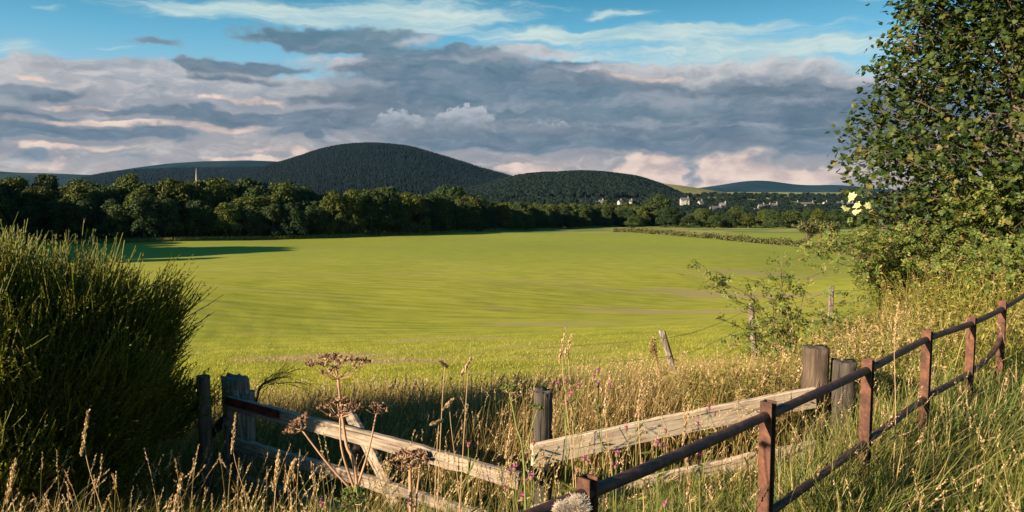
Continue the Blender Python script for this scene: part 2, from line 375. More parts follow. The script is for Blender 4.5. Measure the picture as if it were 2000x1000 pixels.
M['seed'] = leaf_mat('seed_head', [(0, (.34, .22, .11)), (.6, (.5, .36, .2)), (1, (.62, .47, .3))], trans=.25)
M['weed'] = leaf_mat('bank_weed', [(0, (.08, .12, .015)), (.45, (.18, .21, .025)), (.7, (.30, .26, .06)), (1, (.40, .25, .10))], trans=.3, patch=[(0, (.22, .17, .06)), (1, (.36, .25, .10))], pscale=.7)
M['sycamore'] = leaf_mat('sycamore_leaf', [(0, (.012, .027, .005)), (.55, (.028, .050, .009)), (.9, (.065, .085, .015)), (1, (.15, .125, .03))], trans=.2, spec=.22, rough=.5)
M['broom'] = leaf_mat('broom_green', [(0, (.05, .07, .010)), (.6, (.15, .175, .02)), (.93, (.30, .28, .04)), (1, (.28, .18, .08))], trans=.4)
M['rose'] = leaf_mat('rose_leaf', [(0, (.05, .09, .015)), (.6, (.12, .16, .03)), (.95, (.22, .21, .05)), (1, (.30, .16, .06))], trans=.3)
M['crown'] = leaf_mat('tree_crown', [(0, (.014, .027, .007)), (.6, (.036, .056, .013)), (1, (.10, .12, .038))], trans=.1, obj=True, spec=.15, rough=.7)
M['conifer'] = leaf_mat('conifer_needles', [(0, (.0015, .005, .007)), (.7, (.003, .009, .010)), (1, (.007, .016, .014))], trans=0, spec=.1, rough=.8)  # near black: cloud shade over the hills is put into the colour
M['farwood'] = leaf_mat('far_wood_leaf', [(0, (.0025, .007, .006)), (.7, (.006, .013, .010)), (1, (.015, .024, .013))], trans=0, spec=.1, rough=.8)  # cloud shade over the far woods is put into this dark colour
M['bark'] = wood_mat('bark', (.05, .035, .025), (.10, .075, .055), (.18, .14, .10))
M['twig'] = wood_mat('twig', (.07, .04, .03), (.15, .09, .06), (.26, .17, .12))
M['grey_post'] = wood_mat('weathered_post', (.05, .038, .028), (.16, .125, .095), (.34, .29, .24), lichen=(.30, .29, .24))
M['dark_post'] = wood_mat('dark_rotten_post', (.022, .018, .015), (.05, .042, .034), (.12, .10, .08))
M['brown_post'] = wood_mat('brown_post', (.035, .026, .019), (.085, .06, .042), (.17, .125, .088))
M['pale_board'] = wood_mat('bleached_board', (.34, .25, .17), (.60, .47, .34), (.74, .61, .46), axis=0, bstr=.5, lichen=(.46, .40, .31))
M['old_board'] = wood_mat('lichened_board', (.09, .07, .055), (.24, .19, .145), (.42, .34, .26), axis=0, lichen=(.15, .145, .13))

def rust_mat():
    m, g = new_mat('rusty_iron'); tc = g.n('ShaderNodeTexCoord').outputs['Object']
    a = g.noise(tc, 9, 6, .65); b = g.noise(tc, 60, 3, .6)
    c = g.ramp(g.m('ADD', g.m('MULTIPLY', a, .7), g.m('MULTIPLY', b, .3)), [(.3, (.02, .011, .009)), (.48, (.065, .028, .018)), (.62, (.14, .058, .032)), (.75, (.24, .12, .07))])
    finish(g, c, .78, bump=b, bstr=.5, bdist=.003, spec=.35); return m
M['rust'] = rust_mat()
def rail_mat():
    m, g = new_mat('dark_iron_rail'); tc = g.n('ShaderNodeTexCoord').outputs['Object']
    a = g.noise(tc, 12, 6, .65); b = g.noise(tc, 70, 3, .6)
    c = g.ramp(g.m('ADD', g.m('MULTIPLY', a, .7), g.m('MULTIPLY', b, .3)), [(.3, (.018, .010, .009)), (.5, (.05, .024, .018)), (.66, (.13, .06, .038))])
    finish(g, c, .6, bump=b, bstr=.4, bdist=.002, spec=.4); return m
M['rail'] = rail_mat()
def plain(name, c, rough=.8, spec=.3, trans=0, var=.25):
    m, g = new_mat(name); n = g.noise(g.n('ShaderNodeTexCoord').outputs['Object'], 14, 4)
    finish(g, g.mix(g.ss(n, .3, .7), tuple(x * (1 - var) for x in c), tuple(min(1, x * (1 + var)) for x in c)), rough, spec=spec, trans=trans); return m
M['stem'] = plain('dry_stem', (.36, .21, .12)); M['stem_green'] = plain('green_stem', (.16, .18, .05))
M['umbel_seed'] = leaf_mat('umbel_seed', [(0, (.09, .045, .025)), (.6, (.20, .11, .06)), (1, (.40, .27, .16))], trans=.1)
M['purple'] = plain('thistle_purple', (.50, .12, .34), trans=.2); M['bulb'] = plain('thistle_bulb', (.17, .10, .06))
M['down'] = plain('thistle_down', (.80, .70, .58), trans=.4); M['down_core'] = plain('down_core', (.58, .30, .14))
M['red_paint'] = plain('red_painted_iron', (.085, .016, .013), .65, .3, var=.6)
M['wire'] = plain('fence_wire', (.12, .10, .09), .5)
M['white_wall'] = plain('white_render', (.30, .295, .28), var=.05); M['stone'] = plain('pale_stone', (.24, .21, .18), var=.15)  # white walls darkened in colour for the shade over the village
M['slate'] = plain('slate_roof', (.075, .08, .09)); M['glass'] = plain('window_glass', (.03, .035, .04), .15, .5)
M['door'] = plain('painted_door', (.06, .07, .08))

def ground_mat():
    m, g = new_mat('ground'); pos = g.n('ShaderNodeNewGeometry').outputs['Position']
    x, y, z = g.sep(pos)
    big = g.noise(pos, .035, 4, .55); mid = g.noise(pos, .35, 5, .6); fin = g.noise(pos, 6, 5, .7)
    # drill rows run almost across the view, so noise is stretched along them
    rows = g.noise(g.v('MULTIPLY', g.comb(g.m('ADD', g.m('MULTIPLY', x, .966), g.m('MULTIPLY', y, .259)), g.m('ADD', g.m('MULTIPLY', y, .966), g.m('MULTIPLY', x, -.259)), 0), (.07, .8, 1)), .9, 8, .75)
    yr = g.m('ADD', g.m('MULTIPLY', y, .966), g.m('MULTIPLY', x, -.259)); wob = g.noise(pos, .02, 2)
    tl = g.m('MULTIPLY', g.m('SINE', g.m('ADD', g.m('MULTIPLY', yr, 2.6), g.m('MULTIPLY', wob, 30))), g.m('MULTIPLY', g.noise(pos, .09, 3), .13))
    rows = g.m('ADD', rows, tl)
    dry = g.noise(g.v('MULTIPLY', pos, (.05, .16, .1)), 1, 5, .6)
    gr = g.ramp(g.m('ADD', g.m('MULTIPLY', mid, .45), g.m('MULTIPLY', rows, .55)), [(.32, (.19, .20, .018)), (.5, (.32, .32, .028)), (.66, (.46, .41, .06))])
    gr = g.mix(g.m('MULTIPLY', g.ss(rows, .57, .66), .7), gr, (.34, .24, .12))
    gr = g.mix(g.m('MULTIPLY', g.ss(dry, .56, .66), .6), gr, (.34, .27, .10))
    gr = g.mix(worn(g, pos), gr, (.36, .26, .13))
    far = g.mix(g.ss(big, .42, .58), (.12, .16, .03), (.26, .25, .07))
    gr = g.mix(g.ss(y, 60, 190), gr, g.mix(.65, gr, (.15, .195, .028)))
    gr = g.mix(g.ss(y, 300, 330), gr, far)
    dirt = g.ramp(fin, [(.3, (.05, .045, .02)), (.6, (.12, .11, .04)), (.75, (.2, .16, .08))])
    c = g.mix(g.ss(g.m('ADD', y, g.m('MULTIPLY', mid, 4)), 12, 16), dirt, gr)
    b = g.m('ADD', g.m('MULTIPLY', rows, .5), g.m('MULTIPLY', fin, .25))
    finish(g, c, .9, bump=b, bstr=.55, bdist=.12, spec=.1); return m
M['ground'] = ground_mat()

# ------------------------------------------------------------------ ground sheet (polar grid, reaches the horizon)
def build_ground():
    fr = np.concatenate([np.linspace(-42, 42, 421)]); bk = np.linspace(42, 318, 93)[1:-1]
    azs = np.radians(np.concatenate([fr, bk])); rr = np.concatenate([[.01], np.geomspace(.6, 9600, 330)])
    A, Rr = np.meshgrid(azs, rr); x = Rr * np.sin(A); y = Rr * np.cos(A)
    V = np.stack([x, y, H(x, y)], -1).reshape(-1, 3); nr, na = A.shape
    i = np.arange(nr * na).reshape(nr, na); j = np.roll(i, -1, 1)
    F = np.stack([i[:-1], i[1:], j[1:], j[:-1]], -1).reshape(-1, 4)
    mb = MB(); mb.add(V, F); o = mb.build('ground', M['ground'], smooth=True); tag(o, kind='structure')
build_ground()

# ------------------------------------------------------------------ hills
def hill(name, sky, Rg, wf, wb, base, mat, seed, lump=.02, n=260, power=1.0, drop=0):
    px = np.array([p[0] for p in sky], float); py = np.array([p[1] for p in sky], float) + drop / Rg * 1500
    us = np.linspace(px[0], px[-1], n); sy = np.interp(us, px, py)
    k = np.hanning(31); k /= k.sum(); sy = np.convolve(np.pad(sy, 15, mode='edge'), k, 'valid'); sy = sy + .5 * fbm2(us * .02, us * 0, seed, 3, 1.0)
    top = np.array([at(u, v, Rg) for u, v in zip(us, sy)])
    def surf(i, t):
        """i index along (float), t 0 foot - 1 crest - 2 back foot"""
        tx = np.interp(i, np.arange(n), top[:, 0]); tz = np.interp(i, np.arange(n), top[:, 2])
        f = np.where(t <= 1, np.sin(np.clip(t, 0, 1) * np.pi / 2) ** (1.25 * power), np.cos(np.clip(t - 1, 0, 1) * np.pi / 2) ** 1.3)
        Y = np.where(t <= 1, Rg - wf * (1 - t), Rg + wb * (t - 1))
        X = tx * Y / Rg
        z = base + (tz - base) * f
        env = np.sin(np.clip(t, 0, 2) * np.pi / 2) ** 2 * np.where(t <= 1, np.sin(np.pi * np.clip(t, 0, 1)) , 0)
        z = z + lump * Rg * env * fbm2(X / Rg * 14, Y / Rg * 14, seed, 3, 1.0)
        return np.stack([X, Y, z], -1)
    ts = np.concatenate([np.linspace(0, 1, 45), np.linspace(1, 2, 12)[1:]])
    I, T = np.meshgrid(np.arange(n), ts); V = surf(I.ravel().astype(float), T.ravel())
    ii = np.arange(I.size).reshape(I.shape)
    F = np.stack([ii[:-1, :-1], ii[:-1, 1:], ii[1:, 1:], ii[1:, :-1]], -1).reshape(-1, 4)
    mb = MB(); mb.add(V, F); o = mb.build(name, mat, smooth=True); tag(o, kind='structure')
    return surf, n
def hill_mat(name, a, b, c, sc):
    m, g = new_mat(name); pos = g.n('ShaderNodeNewGeometry').outputs['Position']
    n1 = g.noise(g.v('MULTIPLY', pos, (1, .5, 2)), sc, 5, .6); n2 = g.noise(pos, sc * 12, 3)
    col = g.mix(g.ss(n1, .45, .6), a, b); col = g.mix(g.m('MULTIPLY', g.ss(n1, .62, .66), .8), col, c)
    finish(g, col, .95, bump=n2, bstr=.6, bdist=6, spec=.05); return m
M['moor'] = hill_mat('moorland', (.007, .019, .026), (.014, .03, .032), (.035, .048, .04), .0016)
M['forest_floor'] = hill_mat('forest_floor', (.003, .008, .009), (.006, .013, .012), (.03, .042, .03), .0026)  # dark ground colour includes the cloud shade on the wooded hills
M['pasture_hill'] = hill_mat('pasture_hill', (.10, .12, .04), (.20, .19, .07), (.26, .22, .10), .004)

sA, nA = hill('wooded_hill', [(420, 372), (480, 345), (530, 325), (560, 318), (600, 304), (640, 293), (690, 285), (740, 284), (800, 291), (860, 308), (900, 320), (940, 333), (980, 343), (1040, 356), (1110, 366), (1180, 374)], 3600, 1900, 900, -20, M['forest_floor'], 4, .006, drop=8)
sB, nB = hill('far_ridge', [(150, 360), (200, 341), (240, 331), (320, 320), (400, 315), (480, 313.5), (540, 315), (575, 320), (640, 330), (700, 345)], 5200, 1500, 900, -20, M['moor'], 6, .003)
sB2, nB2 = hill('wooded_shoulder', [(100, 374), (150, 350), (200, 341), (260, 334), (330, 331), (420, 328), (500, 327), (560, 325), (620, 330), (700, 350)], 4400, 1700, 700, -20, M['forest_floor'], 7, .003, drop=9)
sL, nL = hill('left_hill', [(-500, 330), (-300, 322), (-100, 330), (0, 334), (30, 337), (70, 338), (120, 340), (200, 343), (300, 352), (380, 366)], 4800, 1600, 700, -20, M['moor'], 8, .002)
sC, nC = hill('middle_ridge', [(860, 377), (930, 366), (980, 352), (1010, 343), (1045, 338), (1090, 336), (1130, 333), (1180, 335), (1220, 340), (1255, 345), (1262, 350), (1284, 356), (1300, 363), (1325, 376)], 2300, 1000, 500, -22, M['forest_floor'], 12, .004, drop=13)
sP, nP = hill('pasture_rise', [(1225, 377), (1250, 362), (1272, 356), (1300, 358.5), (1330, 362), (1370, 368), (1420, 376)], 2900, 900, 500, -20, M['pasture_hill'], 14, .001)
sD, nD = hill('blue_hill', [(1330, 372), (1400, 363), (1440, 356), (1470, 351.5), (1490, 351), (1530, 357), (1565, 363), (1610, 361), (1650, 361), (1690, 367), (1740, 372), (1900, 366), (2200, 360), (2500, 372)], 8200, 1500, 1000, -15, M['moor'], 16, .001)

# conifer template and far broadleaf template
def cone_t():
    th = np.arange(6) * np.pi / 3
    V = [(0, 0, 1)] + [(math.cos(a) * .24, math.sin(a) * .24, .05) for a in th]
    return np.array(V), np.array([[0, 1 + k, 1 + (k + 1) % 6] for k in range(6)])
def blob_t(seed):
    rs = RS(seed); d = rdir(rs, 34); d[:, 2] = np.abs(d[:, 2]) * .9 - .1
    V = []; F = []
    for i, q in enumerate(d):
        c = q * np.array([.5, .5, .42]) * rs.uniform(.75, 1.1) + (0, 0, .55)
        a, b = unit(np.cross(q, rdir(rs, 1)[0])), None
        b = np.cross(q, a); s = rs.uniform(.16, .27)
        V += [c + a * s - q * .05, c + b * s - q * .05, c - a * s - q * .05, c - b * s - q * .05, c + q * s * .6]
        k = 5 * i; F += [[k, k + 1, k + 4], [k + 1, k + 2, k + 4], [k + 2, k + 3, k + 4], [k + 3, k, k + 4]]
    return np.array(V), np.array(F)
def zrot(rs, N, jitter=0):
    a = rs.uniform(0, 2 * np.pi, N); f = np.zeros((N, 3, 3)); f[:, 0, 0] = np.cos(a); f[:, 0, 1] = -np.sin(a); f[:, 1, 0] = np.sin(a); f[:, 1, 1] = np.cos(a); f[:, 2, 2] = 1
    return f
def plant_hill(surf, n, N, hgt, seed, t0, t1, name, kind='cone', clear=.0, cls=.5, i0=0, i1=1):
    rs = RS(seed); i = rs.uniform(i0 * n, i1 * (n - 1), N); t = rs.uniform(t0, t1, N) ** .8
    p = surf(i, t)
    mask = fbm2(p[:, 0] * .003, p[:, 1] * .0016, seed + 5, 3, 1.0) > clear
    keep = ~mask | (t > .93); p = p[keep] ; N = len(p)
    mb = MB()
    tm = cone_t() if kind == 'cone' else blob_t(seed)
    h = hgt * rs.uniform(.6, 1.25, N)
    mb.add(*stamps(tm[0], tm[1], p - (0, 0, .5), zrot(rs, N), h))
    o = mb.build(name, M['conifer'] if kind == 'cone' else M['farwood']); tag(o, kind='stuff', label=None)
    return o
tag(plant_hill(sA, nA, 60000, 10.5, 1, .05, 1.01, 'conifer_forest', clear=1.3), 'dark conifer plantation covering the rounded main hill', 'forest')
tag(plant_hill(sB2, nB2, 26000, 12, 2, .1, 1.0, 'conifer_forest', clear=.7), 'dark conifer forest on the low shoulder left of the main hill', 'forest')
tag(plant_hill(sC, nC, 11000, 13, 3, .1, 1.02, 'hill_wood', 'blob', clear=.5), 'mixed wood along the low ridge right of the main hill', 'forest')

# valley floor wood, far off, reads as one mass
def far_wood():
    rs = RS(21); N = 9000
    px = rs.uniform(-150, 2150, N); D = 1 / rs.uniform(1 / 2600, 1 / 560, N)
    x = (px - 1000) / 1500 * D; y = D; z = H(x, y)
    dens = fbm2(x * .011, y * .006, 31, 3, 1.0)
    keep = (dens < .42) & ~((px < 1150) & (D < 700))
    x, y, z, px = x[keep], y[keep], z[keep], px[keep]; N = len(x)
    mb = MB(); grp = rs.randint(0, 4, N)
    h = rs.uniform(7, 13, N) * np.where(y > 1400, 1.15, 1)
    for k in range(4):
        m = grp == k; T = blob_t(40 + k) if k < 3 else cone_t()
        hh = h[m] * (1 if k < 3 else 1.1)
        mb.add(*stamps(T[0], T[1], np.stack([x, y, z - .5], -1)[m], zrot(rs, m.sum()), hh))
    o = mb.build('valley_wood', M['farwood']); tag(o, 'dark mass of trees filling the valley floor round the village', 'forest', kind='stuff')
far_wood()

# ------------------------------------------------------------------ leafy trees that one can tell apart
def crown_mesh(seed, wide=1.0, nl=20, per=150, leaf=.62):
    """unit-free crown about 1 high (z .12 - 1); returns MB scaled in metres for a 16 m tree"""
    rs = RS(seed); mb = MB(); S = 16.0
    C = []; Rd = []
    for k in range(nl):
        u = rs.uniform(-.3, 1); a = rs.uniform(0, 2 * np.pi); r = math.sqrt(max(0, 1 - u * u)) * rs.uniform(.55, 1)
        C.append([math.cos(a) * r * .27 * wide, math.sin(a) * r * .27 * wide, .55 + .27 * u]); Rd.append(rs.uniform(.075, .125))
    C.append([0, 0, .52]); Rd.append(.27)
    for k in range(16):
        a = k * 2.4 + rs.uniform(-.3, .3); C.append([math.cos(a) * .27 * wide, math.sin(a) * .27 * wide, rs.uniform(.05, .4)]); Rd.append(rs.uniform(.11, .16))
    for c, r in zip(C, Rd):
        n = int(per * (r / .14) ** 2); d = rdir(rs, n); d[:, 2] = np.where(d[:, 2] < -.3, -d[:, 2], d[:, 2])
        p = np.array(c) + d * r * rs.uniform(.75, 1.08, n)[:, None]
        nn = unit(d + .55 * rdir(rs, n)); dd = unit(np.cross(nn, rdir(rs, n)))
        mb.add(*leaves(p * S, dd, nn, leaf * rs.uniform(.6, 1.3, n), leaf * rs.uniform(.5, 1.0, n), .2))
    return mb
def make_tree(name, seed, wide=1.0, nl=20, per=230, leaf=.62):
    t = thing(name, (0, 0, 0)); crown_mesh(seed, wide, nl, per, leaf).build('crown', M['crown'], t)
    rs = RS(seed + 99); mb = MB(); mb.add(*tube([[0, 0, -.4], [.1, 0, 3], [.2, .1, 6.5], [0, 0, 10]], [.42, .33, .24, .1], 8))
    for k in range(6):
        a = rs.uniform(0, 6.28); z0 = rs.uniform(2.5, 7); L = rs.uniform(2.5, 4)
        mb.add(*tube([[.1, 0, z0], [math.cos(a) * L * .5, math.sin(a) * L * .5, z0 + 1.2], [math.cos(a) * L, math.sin(a) * L, z0 + 3]], [.16, .11, .05], 6))
    mb.build('trunk', M['bark'], t); return t
protos = [make_tree('leafy_tree', 100 + k, w, nl) for k, (w, nl) in enumerate([(1.0, 36), (1.1, 40), (.9, 32), (1.2, 42), (1.0, 30), (1.05, 38), (.8, 32)])]
used = set()
def place_tree(k, x, y, h, wsc, rot, label, group, cat='tree'):
    o = protos[k] if k not in used else copy_tree(protos[k]); used.add(k)
    s = h / 15.5; o.location = (x, y, float(H(x, y)) - .1); o.scale = (s * wsc, s * wsc, s); o.rotation_euler = (0, 0, rot)
    tag(o, label, cat, group); return o
BELT_PX = [-420, -250, -100, 0, 300, 500, 700, 850, 950, 1050, 1200, 1290]
BELT_D = [108, 138, 175, 200, 216, 236, 262, 295, 342, 395, 485, 520]
def belt():
    rs = RS(5)
    px = np.linspace(-420, 1290, 600); D = np.interp(px, BELT_PX, BELT_D)
    pts = np.stack([(px - 1000) / 1500 * D, D], -1); seg = np.r_[0, np.cumsum(np.linalg.norm(np.diff(pts, axis=0), axis=1))]
    n = 0
    for row, (off, hh, sp) in enumerate([(0, 11.5, 7.4), (9, 14.0, 8.2), (20, 17, 9.4), (32, 19, 10.6)]):
        s = rs.uniform(0, 4)
        while s < seg[-1]:
            p = np.array([np.interp(s, seg, pts[:, 0]), np.interp(s, seg, pts[:, 1])])
            t = s / seg[-1]
            q = p + np.array([-.45, .89]) * (off + rs.uniform(-3, 3)) + rs.uniform(-1.5, 1.5, 2)
            pxx = 1000 + 1500 * q[0] / q[1]
            h = hh * rs.uniform(.86, 1.14)
            if 620 < pxx < 880: h = max(h, 15) * (1.0 if row else 1.1)
            if pxx > 930: h = min(h, 15) * .9
            if pxx > 880: h *= 1.13
            if row == 3 and pxx > 900: s += sp; continue
            place_tree(rs.randint(0, 7), q[0], q[1], h, rs.uniform(.8, 1.12) * (15.5 / h) ** .35, rs.uniform(0, 6.28),
                       ['leafy tree in the front edge of the dark belt behind the field', 'round topped leafy tree in the middle of the dark belt behind the field', 'tall leafy tree rising behind the front trees of the dark belt', 'tall leafy tree at the very back of the dark belt behind the field'][row],
                       'leafy trees of the dark belt behind the field')
            n += 1; s += sp * rs.uniform(.8, 1.2)
    return n
nb = belt()
def added_shade_trees():
    """unseen trees added on a knoll left of the view to shade the far field edge"""
    rs = RS(44)
    for k in range(10):
        q = -177 - 2.2 * k + rs.uniform(-1, 1); x = -113 - 3.0 * (k % 4) - rs.uniform(0, 4); y = (.586 * x - q) / .81
        while x > -.667 * y - 17: x -= 2; y = (.586 * x - q) / .81
        place_tree(rs.randint(0, 7), x, y, rs.uniform(19, 24), 1.1, rs.uniform(0, 6), 'unseen tall leafy tree added left of the field to shade its far edge', 'unseen trees added left of the field for shade')
added_shade_trees()

def single_trees():
    """trees on the right, at the field's far side, each one to be told apart"""
    L = [(1284, 520, 374, 1.25, 'large round leafy tree standing above the right end of the dark belt'),
         (1305, 470, 402, 1.1, 'small round bushy tree in front of the large round tree'),
         (1372, 500, 404, 1.5, 'low wide leafy tree right of the small round bushy tree'),
         (1345, 440, 418, 1.3, 'low round tree at the field edge below the wide leafy tree'),
         (1395, 450, 417, 1.2, 'low dark tree at the field edge under the white houses'),
         (1440, 520, 398, 1.3, 'dark leafy tree right of the grey cottages'),
         (1462, 455, 414, 1.2, 'low rounded tree at the field edge right of the low dark tree'),
         (1512, 450, 406, 1.1, 'pale topped round tree at the field edge'),
         (1545, 470, 408, 1.4, 'broad leafy tree right of the pale topped round tree'),
         (1600, 440, 404, 1.0, 'dark round tree behind the two small thorn trees'),
         (1640, 430, 406, 1.4, 'dark broad bush like tree just left of the sycamore'),
         (1690, 430, 402, 1.4, 'dark broad tree half hidden by the sycamore leaves'),
         (1750, 420, 400, 1.4, 'dark field edge tree seen through the sycamore leaves'),
         (1225, 560, 392, 1.1, 'leafy tree left of the large round tree behind the belt'),
         (1185, 600, 388, 1.0, 'leafy tree poking above the belt below the low ridge'),
         (1240, 430, 418, 1.5, 'low dark tree closing the right end of the belt'),
         (868, 420, 356, .9, 'tall narrow leafy tree rising above the belt below the main hill'),
         (915, 330, 378, 1.15, 'big round dark tree standing proud at the front of the belt'),
         (262, 300, 340, 1.25, 'rounded tree with a sunlit crown rising left of the church spire'),
         (150, 300, 344, 1.3, 'broad sunlit crown rising at the far left of the belt'),
         (425, 320, 350, 1.4, 'broad crown just right of the church spire')]
    rs = RS(77)
    for i, (px, D, top, ws, lab) in enumerate(L):
        p = at(px, top, D); z = float(H(p[0], p[1])); h = max(5, p[2] - z)
        o = place_tree(i % 7, p[0], p[1], h, ws * (1 if h > 14 else 1.15), rs.uniform(0, 6), lab, None)
    # filler of the lower field edge
    for i in range(52):
        px = rs.uniform(1215, 2250); D = rs.uniform(455, 640); p = at(px, 400, D)
        place_tree(rs.randint(0, 7), p[0], p[1], rs.uniform(8, 12.5), rs.uniform(1.1, 1.5), rs.uniform(0, 6), 'dark leafy tree among many between the far field edge and the village', 'trees between the field and the village')
single_trees()

def small_bushes():
    """the low hedge that crosses behind the field on the right, and the two thorn trees"""
    rs = RS(15); mats = [leaf_mat('thorn_leaf', [(0, (.03, .045, .012)), (.6, (.07, .085, .02)), (1, (.16, .11, .05))], trans=.1)]
    def bush_tree(px, D, top, wd, lab, seed):
        p = at(px, top, D); z = float(H(p[0], p[1])); h = p[2] - z; t = thing('thorn_tree', (p[0], p[1], z), lab, 'tree')
        r = RS(seed); mb = MB(); o = np.array([p[0], p[1], z]); cr = MB()
        for k in range(7):
            a = r.uniform(0, 6.28); e = o + np.array([math.cos(a) * wd * .35, math.sin(a) * wd * .3, h * r.uniform(.45, .8)])
            mb.add(*tube([o + (0, 0, -.2), (o + e) / 2 + r.normal(0, .12, 3), e], [.16, .10, .04], 6))
            n = 150; d = rdir(r, n); q = e + d * np.array([wd * .26, wd * .26, h * .2]) * r.uniform(.5, 1.1, (n, 1))
            cr.add(*leaves(q, rdir(r, n), unit(d + .4 * rdir(r, n)), .6, .5))
        mb.build('trunk', M['bark'], t); cr.build('crown', mats[0], t)
    bush_tree(1577, 215, 428, 4.6, 'small bare stemmed thorn tree at the field edge left of its twin', 3)
    bush_tree(1612, 222, 430, 7.0, 'small russet tinged thorn tree beside the sycamore, right of its twin', 4)
    mb = MB()
    for k in range(520):
        u = rs.uniform(0, 1); px = 1195 + u * 560; D = np.interp(u, [0, .25, .5, 1], [330, 265, 225, 165]) + rs.uniform(-7, 7)
        x = (px - 1000) / 1500 * D; z = float(H(x, D)); hh = rs.uniform(.5, 1.6) * (1.25 if u < .22 else .7 if rs.rand() < .7 else 1.3)
        n = 60; d = rdir(rs, n); d[:, 2] = np.abs(d[:, 2]); q = np.array([x, D, z]) + d * np.array([hh * .9, hh * .9, hh]) * rs.uniform(.6, 1, (n, 1))
        mb.add(*leaves(q, rdir(rs, n), unit(d + .5 * rdir(rs, n)), .5, .4))
    o = mb.build('hedge', mats[0]); tag(o, 'low broken brown green hedge crossing behind the field on the right', 'hedge')
    # rough grass along the foot of the belt
    px = rs.uniform(-200, 1300, 30000); D = np.interp(px, BELT_PX, BELT_D) - rs.uniform(3.5, 7, 30000)
    x = (px - 1000) / 1500 * D; pos = np.stack([x, D, H(x, D)], -1); mb = MB()
    mb.add(*blades(pos, rs.uniform(.5, 1.5, len(x)), .12, rs.normal(0, .25, (len(x), 2)), rs.uniform(0, 3, len(x)), 2))
    tag(mb.build('rough_grass', M['verge']), 'strip of rough grass along the foot of the dark tree belt', 'grass', kind='stuff')
small_bushes()

# ------------------------------------------------------------------ village and church
def box(mb, c, s, rot=0):
    x, y, z = s; V = np.array([[i, j, k] for k in (0, 1) for j in (-.5, .5) for i in (-.5, .5)]) * (x, y, z)
    ca, sa = math.cos(rot), math.sin(rot); V = np.stack([V[:, 0] * ca - V[:, 1] * sa, V[:, 0] * sa + V[:, 1] * ca, V[:, 2]], -1) + c
    mb.add(V, [[0, 1, 5, 4], [1, 3, 7, 5], [3, 2, 6, 7], [2, 0, 4, 6], [4, 5, 7, 6], [2, 3, 1, 0]])
def house(px, py, D, w, rot, lab, wall='white_wall', dp=7, hw=4.2, group=None, floors=1):
    p = at(px, py, D); g0 = np.array([p[0], p[1], p[2] - .2]); t = thing('house', (0, 0, 0), lab, 'house', group)
    t.location = tuple(g0); t.rotation_euler = (0, 0, rot); z = np.zeros(3); base = -3
    mb = MB(); V = [[-w / 2, -dp / 2, base], [w / 2, -dp / 2, base], [w / 2, dp / 2, base], [-w / 2, dp / 2, base], [-w / 2, -dp / 2, hw], [w / 2, -dp / 2, hw], [w / 2, dp / 2, hw], [-w / 2, dp / 2, hw], [-w / 2, 0, hw + dp * .42], [w / 2, 0, hw + dp * .42]]
    mb.add(V, [[0, 1, 5, 4], [2, 3, 7, 6]]); mb.add(V, [[1, 2, 6, 9, 5], [3, 0, 4, 8, 7]]); mb.build('wall', M[wall], t)
    mb = MB(); e = .35; rz = dp * .42
    for s in (-1, 1):
        V = [[-w / 2 - e, s * (dp / 2 + e), hw - .42 * e * 2], [w / 2 + e, s * (dp / 2 + e), hw - .42 * e * 2], [w / 2 + e, 0, hw + rz + .03], [-w / 2 - e, 0, hw + rz + .03]]
        V = V + [[a, b, c + .22] for a, b, c in V]; mb.add(V, [[0, 1, 2, 3], [4, 5, 6, 7], [0, 1, 5, 4], [1, 2, 6, 5], [3, 0, 4, 7]])
    rf = mb.build('roof', M['slate'], t)
    mb = MB(); box(mb, np.array([w / 2 - .7, 0, hw + rz - .5]), (.9, .9, 2.0)); box(mb, np.array([w / 2 - .7, 0, hw + rz + 1.5]), (.4, .4, .4)); c = mb.build('chimney', M['stone'], rf)
    nwin = max(2, int(w / 3))
    for k in range(nwin):
        mb = MB(); box(mb, np.array([-w / 2 + (k + .5) * w / nwin, -dp / 2 - .01, 1.4]), (1.1, .12, 1.3))
        if k == nwin // 2: mb = MB(); box(mb, np.array([-w / 2 + (k + .5) * w / nwin, -dp / 2 - .01, .1]), (1.0, .12, 2.1)); mb.build('door', M['door'], t)
        else: mb.build('window', M['glass'], t)
    return t
HS0 = [(1168, 393, 900, 9, .3, 'white house leftmost of the village, by the low ridge'), (1176, 390, 940, 7, -.5, 'small white gable house just right of the leftmost one'),
      (1211, 391, 900, 9, .5, 'tall white gabled house between trees left of the large round tree'), (1232, 390, 920, 7, -.3, 'small white house right of the tall white gabled house'),
      (1337, 389, 800, 12, .1, 'long pale house with chimneys above the low wide tree'), (1398, 408, 620, 13, .2, 'long grey cottage low among the trees', 'stone'),
      (1412, 400, 700, 8, -.6, 'white gable house behind the long grey cottage'), (1487, 402, 760, 8, .1, 'white cottage in a row, left of its neighbours'),
      (1500, 402, 770, 8, .4, 'white cottage in a row, between two others'), (1513, 400, 780, 7, -.2, 'white cottage at the right end of a row'),
      (1575, 397, 850, 22, .1, 'pale terrace of houses under the white shed'), (1552, 396, 870, 10, -.4, 'pale house left of the terrace under the white shed'),
      (1612, 396, 860, 8, .6, 'white gable house right of the terrace'), (1640, 396, 860, 9, .1, 'white house nearest the sycamore leaves'), (1478, 412, 600, 6, .5, 'small pale cottage low behind the pale topped tree'),
      (1660, 398, 800, 8, -.4, 'pale house half hidden behind the sycamore leaves'), (1080, 393, 1000, 9, .3, 'lone pale house below the low ridge'), (1368, 394, 860, 7, .4, 'small white house right of the long pale house')]
for h_ in HS0: house(h_[0], h_[1] + 6, h_[2], h_[3] * (.72 if h_[0] > 1240 else .5), *h_[4:6], h_[6] if len(h_) > 6 else 'white_wall', 5, 2.6 if h_[0] > 1240 else 1.6)
